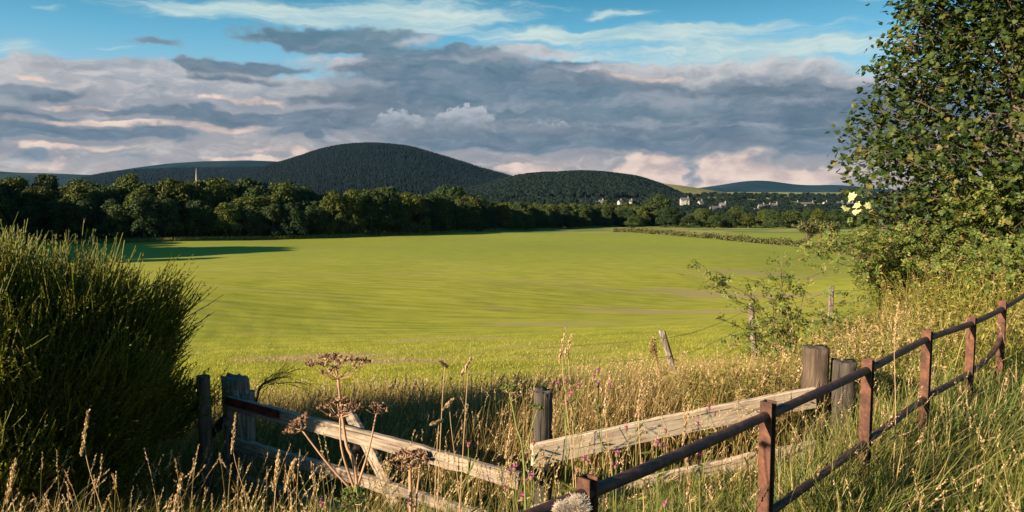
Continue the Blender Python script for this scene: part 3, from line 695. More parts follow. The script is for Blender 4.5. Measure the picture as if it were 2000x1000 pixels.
def shed():
    p = at(1566, 392, 960); t = thing('farm_shed', tuple(p), 'long low white roofed shed above the village terrace', 'shed'); t.rotation_euler = (0, 0, .1)
    mb = MB(); box(mb, np.array([0, 0, -6]), (44, 12, 8.0)); mb.build('wall', M['stone'], t)
    mb = MB(); V = []; 
    for s in (-1, 1):
        V = [[-22.6, s * 6.6, 2.4], [22.6, s * 6.6, 2.4], [22.6, 0, 5.4], [-22.6, 0, 5.4]]; V += [[a, b, c + .25] for a, b, c in V]
        mb.add(V, [[0, 1, 2, 3], [4, 5, 6, 7], [0, 1, 5, 4], [1, 2, 6, 5], [3, 0, 4, 7]])
    mb.build('roof', M['white_wall'], t)
    for k in (-14, 0, 14):
        mb = MB(); box(mb, np.array([k, -6.02, -1.5]), (4, .15, 3.6)); mb.build('door', M['door'], t)
shed()
def church():
    D = 620; top = at(383, 328, D); x, y = top[0], top[1]; g0 = float(H(x, y)); t = thing('church', (x, y, g0), 'pale stone church spire rising above the dark tree belt', 'church')
    hT = top[2] - g0; mb = MB(); box(mb, np.array([x, y, g0 - 1]), (5, 5, hT - 17)); mb.build('tower', M['stone'], t)
    mb = MB(); th = np.arange(8) * np.pi / 4 + np.pi / 8; zb = g0 + hT - 18
    V = [[x + 1.5 * math.cos(a), y + 1.5 * math.sin(a), zb] for a in th] + [[x + .18 * math.cos(a), y + .18 * math.sin(a), zb + 17] for a in th] + [[x, y, zb + 18]]
    mb.add(V, [[k, (k + 1) % 8, 8 + (k + 1) % 8, 8 + k] for k in range(8)]); mb.add(V, [[8 + k, 8 + (k + 1) % 8, 16] for k in range(8)]); sp = mb.build('spire', M['stone'], t)
    for k in range(4):
        a = k * math.pi / 2 + math.pi / 4; mb = MB(); mb.add(*tube([[x + 2.9 * math.cos(a), y + 2.9 * math.sin(a), zb - 1.2], [x + 2.9 * math.cos(a), y + 2.9 * math.sin(a), zb + 1.6], [x + 2.9 * math.cos(a), y + 2.9 * math.sin(a), zb + 4]], [.5, .45, .04], 6)); mb.build('pinnacle', M['stone'], t)
    mb = MB(); box(mb, np.array([x + 12, y, g0 - 1]), (20, 9, 9)); mb.build('nave', M['stone'], t)
    mb = MB()
    V = [[x + 2, y - 5, g0 + 8], [x + 22.5, y - 5, g0 + 8], [x + 22.5, y + 5, g0 + 8], [x + 2, y + 5, g0 + 8], [x + 2, y, g0 + 13], [x + 22.5, y, g0 + 13]]
    mb.add(V, [[0, 1, 5, 4], [2, 3, 4, 5], [0, 3, 2, 1]]); mb.add(V, [[1, 2, 5], [3, 0, 4]]); mb.build('roof', M['slate'], t)
church()

# ------------------------------------------------------------------ fences
def rows_noise(a, z, seed):
    return fbm2(a * 3.0, z * 2.2, seed, 4, 1.0)
def post_mesh(base, top, w, d, seed, sq=3.0, rough=.07, nr=26, ns=28, taper=.04, jag=.02, rot=0.0, groove=.12):
    """weathered post: squarish or round section with vertical splits and a broken top"""
    rs = RS(seed); base = np.asarray(base, float); top = np.asarray(top, float); V = []
    th = np.linspace(0, 2 * np.pi, ns, endpoint=False)
    r0 = (np.abs(np.cos(th)) ** sq + np.abs(np.sin(th)) ** sq) ** (-1 / sq)
    gr = np.zeros(ns)
    for k in rs.randint(0, ns, 5): gr[k] -= rs.uniform(.3, 1)
    for i in range(nr):
        t = i / (nr - 1); c = base + (top - base) * t
        n = rows_noise(th, np.full(ns, t * 6), seed) * rough * .5 + rs.normal(0, rough * .12, ns)
        r = r0 * (1 + n + gr * groove * (t ** .5)) * (1 - taper * t)
        X = r * np.cos(th) * w / 2; Y = r * np.sin(th) * d / 2
        zz = (jag * (1.2 * fbm2(np.cos(th) * 1.5, np.sin(th) * 1.5, seed, 3, 1.3) + .25 * rs.normal(0, 1, ns)) + gr * jag if i == nr - 1 else np.zeros(ns))
        V.append(np.stack([c[0] + X * math.cos(rot) - Y * math.sin(rot), c[1] + X * math.sin(rot) + Y * math.cos(rot), c[2] + zz], -1))
    V = np.concatenate(V); idx = np.arange(nr * ns).reshape(nr, ns); nx = np.roll(idx, -1, 1)
    F = np.stack([idx[:-1], nx[:-1], nx[1:], idx[1:]], -1).reshape(-1, 4)
    ctr = V[-ns:].mean(0); ring2 = ctr + (V[-ns:] - ctr) * .5 + np.stack([0 * th, 0 * th, rs.normal(-.004, jag * .4, ns)], -1)
    V2 = np.concatenate([V, ring2, [ctr - (0, 0, jag * .6)]]); a = idx[-1]; b = np.arange(nr * ns, nr * ns + ns)
    return V2, F, np.stack([a, np.roll(a, -1), np.roll(b, -1), b], -1), np.stack([b, np.roll(b, -1), np.full(ns, nr * ns + ns)], -1)
def board(name, a, b, hgt, thk, mat, parent, seed, wav=.006, n=40, tip=0):
    """board from a to b (world); built along its own x so that the grain follows it"""
    a = np.asarray(a, float); b = np.asarray(b, float); L = np.linalg.norm(b - a); rs = RS(seed)
    xs = np.linspace(0, L, n); V = []
    up = hgt / 2 + wav * np.cumsum(rs.normal(0, .35, n)) * .5 + rs.normal(0, wav * .25, n); dn = -hgt / 2 + wav * np.cumsum(rs.normal(0, .35, n)) * .5 + rs.normal(0, wav * .25, n)
    bow = wav * 2 * np.sin(xs / L * np.pi * rs.uniform(.8, 2)); c = .004
    for i in range(n):
        u, d_ = up[i] + bow[i], dn[i] + bow[i]
        V += [[xs[i], -thk / 2, d_ + c], [xs[i], -thk / 2, u - c], [xs[i], -thk / 2 + c, u], [xs[i], thk / 2 - c, u], [xs[i], thk / 2, u - c], [xs[i], thk / 2, d_ + c], [xs[i], thk / 2 - c, d_], [xs[i], -thk / 2 + c, d_]]
    V = np.array(V); V[:8, 0] += rs.uniform(-.012, .012, 8); V[-8:, 0] += rs.uniform(-.012, .012, 8)
    idx = np.arange(n * 8).reshape(n, 8); nx = np.roll(idx, -1, 1)
    F = np.stack([idx[:-1], idx[1:], nx[1:], nx[:-1]], -1).reshape(-1, 4); mb = MB(); mb.add(V, F, idx[0], idx[-1, ::-1])
    o = mb.build(name, mat, None); o.parent = parent
    X = unit(b - a); Z = np.array([0, 0, 1.]); Y = unit(np.cross(Z, X)); Z = np.cross(X, Y)
    off = a - np.array(parent['_o'])
    o.matrix_basis = Matrix(((X[0], Y[0], Z[0], off[0]), (X[1], Y[1], Z[1], off[1]), (X[2], Y[2], Z[2], off[2]), (0, 0, 0, 1)))
    return o
def gz(x, y): return float(H(x, y))
def post_obj(name, px, top, D, w, d, mat, parent, seed, lean=(0, 0), sq=3, **k):
    p = at(px, top, D); z = gz(p[0] + lean[0], p[1] + lean[1]) - .35
    b = np.array([p[0] + lean[0], p[1] + lean[1], z])
    mb = MB(); mb.add(*post_mesh(b, p, w, d, seed, sq, **k))
    if parent is None: return mb.build(name, mat, smooth=True, origin=(b[0], b[1], z + .35))
    return mb.build(name, mat, parent, smooth=True)
def wood_fences():
    # left run
    p = at(463, 730, 4.9); t = thing('wooden_fence', (p[0], p[1], gz(p[0], p[1])), 'grey lichened sagging rail fence from the thick gate post to the corner', 'fence')
    post_obj('gate_post', 460, 736, 4.9, .165, .16, M['grey_post'], t, 3, rough=.1, jag=.02, groove=.2, nr=34)
    mb = MB(); q = at(476, 768, 4.92); mb.add(*post_mesh([q[0], q[1], gz(q[0], q[1]) - .3], q, .13, .15, 8, 3, rough=.12, jag=.03, groove=.25)); mb.build('split_slab', M['grey_post'], t, smooth=True)
    board('rail', at(448, 788, 4.78), at(1012, 940, 3.74), .088, .036, M['old_board'], t, 1)
    board('rail', at(455, 866, 4.78), at(1005, 1032, 3.80), .085, .04, M['old_board'], t, 2, wav=.009)
    board('rail', at(462, 938, 4.78), at(1005, 1118, 3.85), .085, .04, M['old_board'], t, 3, wav=.009)
    board('brace', at(682, 806, 4.42), at(775, 985, 4.15), .075, .03, M['old_board'], t, 4)
    post_obj('stub_post', 697, 822, 4.62, .075, .075, M['dark_post'], t, 5, sq=2.2, jag=.02)
    board('strut', at(398, 865, 5.0), at(452, 812, 5.02), .06, .05, M['dark_post'], t, 6)
    board('metal_strap', at(440, 783, 4.735), at(545, 809, 4.53), .052, .006, M['red_paint'], t, 7, wav=.001)
    # right run
    p = at(1061, 762, 4.1); t = thing('wooden_fence', (p[0], p[1], gz(p[0], p[1])), 'pale bleached two board fence from the corner post to the tall dark posts', 'fence')
    post_obj('corner_post', 1061, 763, 4.16, .108, .11, M['dark_post'], t, 11, rough=.05, jag=.008, groove=.3)
    post_obj('gate_post', 1593, 677, 4.86, .155, .17, M['brown_post'], t, 12, rough=.03, jag=.006, groove=.1, sq=3.5)
    post_obj('split_post', 1648, 704, 4.82, .145, .15, M['dark_post'], t, 13, rough=.09, jag=.01, groove=.25, lean=(-.02, 0))
    board('rail', at(1042, 889, 4.02), at(1592, 774, 4.72), .122, .032, M['pale_board'], t, 14, wav=.004)
    board('rail', at(1042, 1010, 4.05), at(1592, 872, 4.72), .125, .032, M['pale_board'], t, 15, wav=.005)
    for (a, b, c) in ((1056, 880, 3.995), (1060, 894, 4.0), (1580, 768, 4.69), (1583, 785, 4.69), (1578, 868, 4.69)):
        q = at(a, b, c); mb = MB(); mb.add(*tube([q + (0, -.012, 0), q + (0, .03, 0)], [.005, .005], 6)); mb.build('nail', M['rust'], t)
    o = post_obj('round_post', 397, 734, 4.55, .08, .08, M['brown_post'], None, 16, sq=2.0, rough=.02, jag=.002, groove=.02)
    tag(o, 'slim round brown stake standing left of the grey gate post', 'post')
    # old wire fence down the slope
    P = [(1292, 646, 9.4, (.42, -.08), .09), (1466, 593, 11.3, (.17, 0), .085), (1624, 559, 12.6, (-.02, 0), .085), (1737, 544, 15.5, (-.03, 0), .09), (1890, 532, 18.5, (0, 0), .09)]
    p0 = at(*P[0][:3]); t = thing('wire_fence', (p0[0], p0[1], gz(p0[0], p0[1])), 'old wire fence on thin leaning grey stakes at the field edge', 'fence')
    tops = []
    for k, (px, py, D, ln, w) in enumerate(P):
        post_obj('stake', px, py, D, w, w, M['grey_post'], t, 20 + k, ln, 2.5, rough=.1, jag=.015); tops.append(at(px, py, D))
    for dz in (.08, .3, .52):
        pts = [at(1050, 668, 9.0) - (0, 0, dz)]
        for k, q in enumerate(tops):
            ln = P[k][3]; f = dz / 1.1; pts.append(q + np.array([ln[0] * f, ln[1] * f - .05, -dz]))
            if k + 1 < len(tops): pts.append((q + tops[k + 1]) / 2 + np.array([ln[0] * f / 2, -.05, -dz - .05]))
        mb = MB(); mb.add(*tube(smooth_path(pts, 60), .0028, 4)); mb.build('wire', M['wire'], t)
wood_fences()
def iron_fence():
    def onrail(px, py):
        d = pix_dir(px, py); k = (.84 - CAMZ) / d[2]; return (d[0] * k, d[1] * k)
    X = [(-.60, 1.42)] + [onrail(*q) for q in ((1147, 967), (1500, 808), (1695, 722), (1811, 664), (1898, 630), (1958, 603))] + [(4.55, 6.65), (5.3, 7.4)]
    t = thing('iron_fence', (.99, 2.98, gz(.99, 2.98)), 'rusty iron fence of round rails and channel posts along the verge', 'fence')
    zr = .84
    def rz(i): return zr + (.0 if i < 6 else .0)
    for i, (x, y) in enumerate(X):
        j = min(i, len(X) - 2); d = unit(np.array(X[j + 1]) - np.array(X[j])); n = np.array([d[1], -d[0]])   # towards the camera side
        w, dp, th = .041, .036, .006; zb = gz(x, y) - .3; zt = zr + .05 + [0, .004, 0, .006, .01, -.01, .012, 0, 0][i]
        mb = MB()
        def plate(c, sx, sy, notch=0):
            c = np.array(c); V = []
            for z in (zb, zt):
                for a, b in ((-1, -1), (1, -1), (1, 1), (-1, 1)):
                    q = c + d * a * sx / 2 + n * b * sy / 2; V.append([q[0], q[1], z])
            mb.add(V, [[0, 1, 5, 4], [1, 2, 6, 5], [2, 3, 7, 6], [3, 0, 4, 7], [4, 5, 6, 7], [3, 2, 1, 0]])
        c = np.array([x, y]) - n * .018
        plate(c, w - 2 * th - .001, th); 
        for s in (-1, 1): plate(np.array([x, y]) + d * s * (w - th) / 2, th, dp + .012)
        mb.build('fence_post', M['rust'], t)
    pts = [(x, y, rz(i) + .006 * math.sin(i * 2.1)) for i, (x, y) in enumerate(X)]
    mb = MB(); pp = smooth_path(pts, 220); mb.add(*tube(pp, .0185 + .0012 * fbm2(pp[:, 0] * 9, pp[:, 1] * 9, 4, 4, 1.0), 12)); mb.build('top_rail', M['rail'], t, smooth=True)
    lo = [(X[2][0], X[2][1], .43), (X[3][0], X[3][1], .475), (X[4][0], X[4][1], .49), (X[5][0], X[5][1], .50), (X[6][0] - .22, X[6][1] - .22, .53), (X[6][0] - .02, X[6][1] - .02, .62), (X[6][0], X[6][1], .79)]
    mb = MB(); pp = smooth_path(lo, 160); mb.add(*tube(pp, .0185 + .0014 * fbm2(pp[:, 0] * 9, pp[:, 1] * 9, 5, 4, 1.0), 12)); mb.build('lower_rail', M['rail'], t, smooth=True)
iron_fence()

# ------------------------------------------------------------------ plants
def broom(cx, cy, rx, ry, h, n_b, seed, lab, name='broom_bush', front_only=False):
    rs = RS(seed); z0 = gz(cx, cy); t = thing(name, (cx, cy, z0), lab, 'bush')
    st = MB(); fo = MB()
    # main stems fan out of the foot, each ending in brushes of upright green sprigs
    for k in range(60):
        a = rs.uniform(0, 6.28); u = rs.uniform(.2, .85)
        e = np.array([cx + math.cos(a) * rx * u, cy + math.sin(a) * ry * u, z0 + h * rs.uniform(.3, .75)])
        m = (np.array([cx, cy, z0]) * .5 + e * .5) + np.array([math.cos(a) * .2, math.sin(a) * .2, -.1])
        st.add(*tube(smooth_path([[cx + .05 * math.cos(a), cy + .05 * math.sin(a), z0 - .05], m, e], 8), np.linspace(.02, .007, 8), 5))
    st.build('stem', M['bark'], t)
    N = n_b
    d = rdir(rs, N); d[:, 2] = np.where(d[:, 2] < -.25, -d[:, 2] * .8, d[:, 2])
    rr = rs.uniform(.35, 1.0, N) ** .45
    lump = 1 + .13 * np.sin(d[:, 0] * 9 + seed) * np.cos(d[:, 1] * 6) + .11 * np.sin(d[:, 2] * 11 + d[:, 1] * 7) + .07 * np.sin(d[:, 0] * 21 + d[:, 2] * 17)
    c0 = np.array([cx, cy, z0 + h * .42])
    start = c0 + d * np.array([rx, ry, h * .50]) * (rr * lump)[:, None]
    start[:, 2] = np.maximum(start[:, 2], z0 + .05)
    dirn = unit(d * np.array([.75, .75, .5]) + np.array([0, 0, .75]) + rs.normal(0, .24, (N, 3)))
    per = 7; L = rs.uniform(.09, .26, (N, per)) * (.8 + .5 * np.clip(d[:, 2:3], 0, 1))
    dd = unit(dirn[:, None] + rs.normal(0, .20, (N, per, 3))); s2 = start[:, None] + rs.normal(0, .03, (N, per, 3))
    K = 4; tt = np.linspace(0, 1, K)
    up = np.array([0, 0, 1.]); P = s2[:, :, None] + dd[:, :, None] * (L[:, :, None] * tt)[..., None] + up * (L[:, :, None] * tt ** 2 * .12)[..., None]
    P = P.reshape(-1, K, 3); fo.add(*tubes(P, np.broadcast_to(np.linspace(.0035, .0015, K), (len(P), K)), 3, cap=False))
    nl = 9; i = rs.randint(0, len(P), len(P) * nl); f = rs.uniform(0, .98, len(i)) * (K - 1); a = f.astype(int); q = P[i, a] * (1 - (f - a))[:, None] + P[i, np.minimum(a + 1, K - 1)] * (f - a)[:, None]
    td = unit(P[i, -1] - P[i, 0]); ld = unit(td + .75 * rdir(rs, len(i)))
    fo.add(*leaves(q, ld, rdir(rs, len(i)), rs.uniform(.012, .024, len(i)), rs.uniform(.005, .009, len(i))))
    fo.build('foliage', M['broom'], t); return t
broom(-3.04, 4.30, 1.06, 1.05, 1.70, 9500, 1, 'large dense dark green broom bush filling the left side')

def leaf5():
    """five lobed sycamore leaf, unit length, slightly cupped"""
    a = [(0, 0), (.16, .02), (.34, -.10), (.36, .12), (.56, .22), (.38, .40), (.46, .66), (.24, .60), (.14, .78), (0, 1.0)]
    out = a + [(-x, y) for x, y in a[-2:0:-1]]
    V = np.array([(x, y, .22 * abs(x) + .06 * math.sin(7 * y)) for x, y in out] + [(0, .36, 0)]); n = len(out)
    return V, np.array([[k, (k + 1) % n, n] for k in range(n)])
def sycamore():
    rs = RS(31); x0, y0 = 6.75, 10.2; z0 = gz(x0, y0); t = thing('sycamore_tree', (x0, y0, z0), 'sycamore tree with lobed leaves filling the upper right corner', 'tree')
    wood = MB(); wood.add(*tube(smooth_path([[x0, y0, z0 - .3], [x0 - .05, y0, z0 + 1.5], [x0 - .12, y0 - .1, z0 + 3.2], [x0 + .1, y0, z0 + 5], [x0, y0, z0 + 7]], 20), np.linspace(.20, .05, 20), 10))
    def xl(z): return np.interp(z, [.2, .8, 1.2, 1.6, 2.2, 2.55, 3.1, 3.5, 4.2, 5.5, 7.5], [5.2, 5.0, 4.75, 4.62, 4.50, 4.55, 4.9, 4.88, 5.1, 5.45, 6.4])
    N = 4700; z = rs.uniform(.5, 7.0, N); half = x0 - xl(z) ; a = rs.uniform(0, 2 * np.pi, N); r = rs.uniform(.12, 1, N) ** .5
    x = x0 + np.cos(a) * half * r; y = y0 + np.sin(a) * half * .95 * r
    # lumpy outline with gaps
    den = fbm2(x * 1.9 + y * 1.3, z * 3.0, 17, 3, 1.0); keep = (den < .22 + .45 * sstep(5.0, 6.0, x)) | (r < .5); x, y, z, a, r = x[keep], y[keep], z[keep], a[keep], r[keep]; N = len(x)
    tips = np.stack([x, y, z], -1)
    out = np.stack([np.cos(a), np.sin(a), rs.uniform(-.15, .5, N)], -1)
    out = unit(out + .35 * rdir(rs, N))
    # limbs reach the clusters: 40 limbs, each twig hangs on the nearest limb
    limbs = []
    for k in range(44):
        zz = rs.uniform(.8, 6.4); aa = rs.uniform(0, 6.28); hl = (x0 - xl(zz)) * rs.uniform(.6, .92)
        s = np.array([x0 - .08, y0, max(z0 + .5, zz - rs.uniform(.6, 1.3))]); e = np.array([x0 + math.cos(aa) * hl, y0 + math.sin(aa) * hl, zz])
        pth = smooth_path([s, s * .55 + e * .45 + np.array([0, 0, .22]), e], 10); limbs.append(pth); wood.add(*tube(pth, np.linspace(.045, .010, 10), 6))
    LP = np.concatenate(limbs)
    Pn = []; 
    for i in range(N):
        dist = ((LP - tips[i]) ** 2).sum(1); q = LP[dist.argmin()]
        if dist.min() > .12: q = tips[i] - out[i] * .33 - np.array([0, 0, .05])
        Pn.append([q, (q + tips[i]) / 2 + rs.normal(0, .03, 3), tips[i]])
    wood.add(*tubes(np.array(Pn), np.broadcast_to([.008, .005, .003], (N, 3)), 4, cap=False)); wood.build('trunk', M['bark'], t)
    per = 10; idx = np.repeat(np.arange(N), per); n = len(idx)
    pos = tips[idx] + rs.normal(0, .10, (n, 3)) + out[idx] * rs.uniform(-.1, .12, n)[:, None]
    d = unit(out[idx] * .6 + .8 * rdir(rs, n) + np.array([0, 0, -.35])); up = unit(np.array([-.25, -.25, 1.0]) + .75 * rdir(rs, n))
    T = leaf5(); mb = MB(); mb.add(*stamps(T[0] * (1.05, 1, 1), T[1], pos, frames(d, up), rs.uniform(.045, .10, n))); mb.build('crown', M['sycamore'], t)
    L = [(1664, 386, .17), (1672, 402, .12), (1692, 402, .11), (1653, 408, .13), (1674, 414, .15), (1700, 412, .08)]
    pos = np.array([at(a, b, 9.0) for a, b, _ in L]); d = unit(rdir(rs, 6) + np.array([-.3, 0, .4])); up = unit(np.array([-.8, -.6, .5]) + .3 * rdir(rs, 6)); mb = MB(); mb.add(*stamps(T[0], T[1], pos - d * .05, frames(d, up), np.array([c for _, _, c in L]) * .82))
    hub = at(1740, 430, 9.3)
    mb.build('pale_leaves', leaf_mat('pale_leaf', [(0, (.45, .46, .20)), (1, (.62, .60, .34))], trans=.35), t)['label'] = 'cluster of large pale cream leaves coloured as if sunlit'  # sunlit brightness put into the leaf colour
    mb = MB()
    for q in pos: mb.add(*tube(smooth_path([hub + (.4, .2, -.1), hub, q], 8), np.linspace(.008, .003, 8), 5))
    mb.build('twig', M['twig'], t)
sycamore()

def pinnate(pos, d, up, L, rs, mb, pairs=3, lw=.34):
    """rose leaves: n compound leaves of 2*pairs+1 leaflets"""
    N = len(pos); fr = frames(d, up); s, dd, nn = fr[..., 0], fr[..., 1], fr[..., 2]
    L = np.broadcast_to(L, (N,))
    for k in range(pairs + 1):
        f = .3 + .7 * k / pairs; c = pos + dd * (L * f)[:, None]; ll = L * .42
        if k == pairs: mb.add(*leaves(c, dd, nn, ll, ll * .6))
        else:
            for sg in (-1, 1): mb.add(*leaves(c, s * sg + dd * .5, nn, ll, ll * .6))
def cane_bush(name, cat, lab, x0, y0, canes, nleaf, mat, seed, leafL=.06, thick=.006, hips=0, spread=.04):
    rs = RS(seed); z0 = gz(x0, y0); t = thing(name, (x0, y0, z0), lab, cat); st = MB(); fo = MB(); hp = MB(); allp = []
    for e, lift in canes:
        e = np.asarray(e, float); s = np.array([x0 + rs.normal(0, .15), y0 + rs.normal(0, .15), z0 - .03]); m = (s * .45 + e * .55) + np.array([0, 0, lift])
        pth = smooth_path([s, s * .75 + m * .25 + (0, 0, lift * .4), m, e], 22); st.add(*tube(pth, np.linspace(thick, thick * .3, 22), 5)); allp.append(pth[5:])
        for _ in range(5):
            i = rs.randint(7, 21); q = pth[i]; g = q + unit(unit(pth[i] - pth[i - 1]) + rs.normal(0, .7, 3)) * rs.uniform(.12, .35)
            b = smooth_path([q, (q + g) / 2 + (0, 0, .03), g], 8); st.add(*tube(b, np.linspace(thick * .5, thick * .2, 8), 4)); allp.append(b)
    A = np.concatenate(allp); i = rs.randint(0, len(A), nleaf); pos = A[i] + rs.normal(0, spread, (nleaf, 3)); d = unit(rdir(rs, nleaf) + (0, 0, .1)); up = unit(np.array([-.2, -.3, 1]) + .6 * rdir(rs, nleaf))
    pinnate(pos, d, up, leafL * rs.uniform(.7, 1.3, nleaf), rs, fo)
    st.build('stem', M['twig'], t); fo.build('foliage', mat, t)
    if hips:
        for k in rs.randint(0, len(A), hips):
            q = A[k] + rs.normal(0, .02, 3); r_ = .008
            hp.add(*tube([q, q + (0, 0, .006), q + (0, 0, .014), q + (0, 0, .02)], [.003, r_, r_, .002], 6))
        hp.build('hip', M['red_paint'], t)
    return t
def hedge_plants():
    rs = RS(8)
    P = lambda px, py, D: at(px, py, D)
    cane_bush('wild_rose', 'rose bush', 'sparse wild rose arching over the slope left of the tall dark posts', 3.0, 7.9,
              [(P(1420, 585, 7.6), .35), (P(1395, 560, 7.9), .25), (P(1450, 540, 7.5), .4), (P(1490, 520, 7.8), .35), (P(1530, 545, 7.3), .35), (P(1575, 560, 7.4), .3), (P(1600, 600, 7.2), .25), (P(1470, 640, 7.3), .3), (P(1540, 600, 7.4), .3), (P(1510, 580, 7.7), .35), (P(1500, 680, 7.0), .2), (P(1430, 670, 7.2), .3), (P(1400, 620, 7.4), .2), (P(1385, 545, 7.8), .35)], 560, M['rose'], 41, .085, .007, 14)
    cane_bush('wild_rose', 'rose bush', 'wild rose with long canes reaching left out of the bramble hedge', 5.4, 9.3,
              [(P(1560, 500, 8.6), .5), (P(1520, 520, 8.4), .6), (P(1600, 480, 8.8), .5), (P(1640, 470, 9), .5), (P(1680, 500, 8.6), .4), (P(1625, 520, 8.4), .4), (P(1720, 470, 8.8), .4), (P(1760, 450, 8.8), .4), (P(1570, 545, 8.3), .5)], 700, M['rose'], 42, .085, .007, 20)
    # the four big pale leaves coloured as if sunlit beside the village
    k = 0
    for (bx, by, h, R_, nl, lab) in [(5.0, 9.6, 1.25, .8, 1700, 'bramble thicket under the left edge of the sycamore'), (6.1, 9.3, 1.5, .9, 2300, 'bramble thicket in front of the sycamore trunk'), (5.4, 8.0, .95, .9, 1700, 'low bramble clump above the end of the iron fence'), (7.2, 9.8, 1.6, 1.0, 2000, 'tall bramble thicket at the right edge of the view'), (5.7, 12.2, .95, 1.0, 1300, 'low scrub on the bank beyond the wild roses'), (8.2, 15.5, 1.5, 1.6, 1500, 'scrub filling the gap behind the sycamore at the field edge')]:
        z = gz(bx, by); can = []
        for _ in range(26):
            a = rs.uniform(0, 6.28); u = rs.uniform(.3, 1); can.append(((bx + math.cos(a) * R_ * u * 1.2, by + math.sin(a) * R_ * u, z + h * rs.uniform(.25, 1)), rs.uniform(.1, .5)))
        cane_bush('bramble_bush', 'bramble', lab, bx, by, can, nl, M['rose'], 50 + k, .10, .006, 0, .10); k += 1
hedge_plants()

def in_front(x, y):    # is a ground point inside the view cone (with a margin)
    return (y > .5) & (np.abs(x) < .70 * y + .9)
def straw_edge(x): return 8.2 + .85 * np.clip(x + 3, 0, 20) + .7 * fbm2(x, x * 0, 2, 3, 1.1)
def scatter(rs, N, x0, x1, y0, y1, cond=None):
    x = rs.uniform(x0, x1, N); y = rs.uniform(y0, y1, N); k = in_front(x, y)
    if cond is not None: k &= cond(x, y)
    x, y = x[k], y[k]; return np.stack([x, y, H(x, y) - .02], -1)
WIND = np.array([.18, .05])
def seedgrass(rs, mb_st, mb_hd, pos, h, head=.12, r=.0011, nsp=20, lean=.18, spw=.005, spl=.012):
    N = len(pos); ln = rs.normal(0, lean, (N, 2)) + WIND * .6; K = 6; tt = np.linspace(0, 1, K)
    L = np.linalg.norm(ln, axis=1)
    P = pos[:, None] + np.stack([ln[:, :1] * h[:, None] * tt ** 2.2, ln[:, 1:] * h[:, None] * tt ** 2.2, h[:, None] * (tt - .3 * L[:, None] * tt ** 3)], -1)
    mb_st.add(*tubes(P, np.broadcast_to(r * np.linspace(1.3, .6, K), (N, K)), 3, cap=False))
    td = unit(P[:, -1] - P[:, -2]); i = np.repeat(np.arange(N), nsp); f = rs.uniform(0, 1, len(i))
    q = P[i, -1] - td[i] * ((1 - f) * head * (.7 + .6 * rs.rand(N))[i])[:, None] + rdir(rs, len(i)) * .004 * (head / .12)
    mb_hd.add(*leaves(q, unit(td[i] + .45 * rdir(rs, len(i))), rdir(rs, len(i)), spl * (1.2 - .5 * f), spw * (1.2 - .5 * f)))
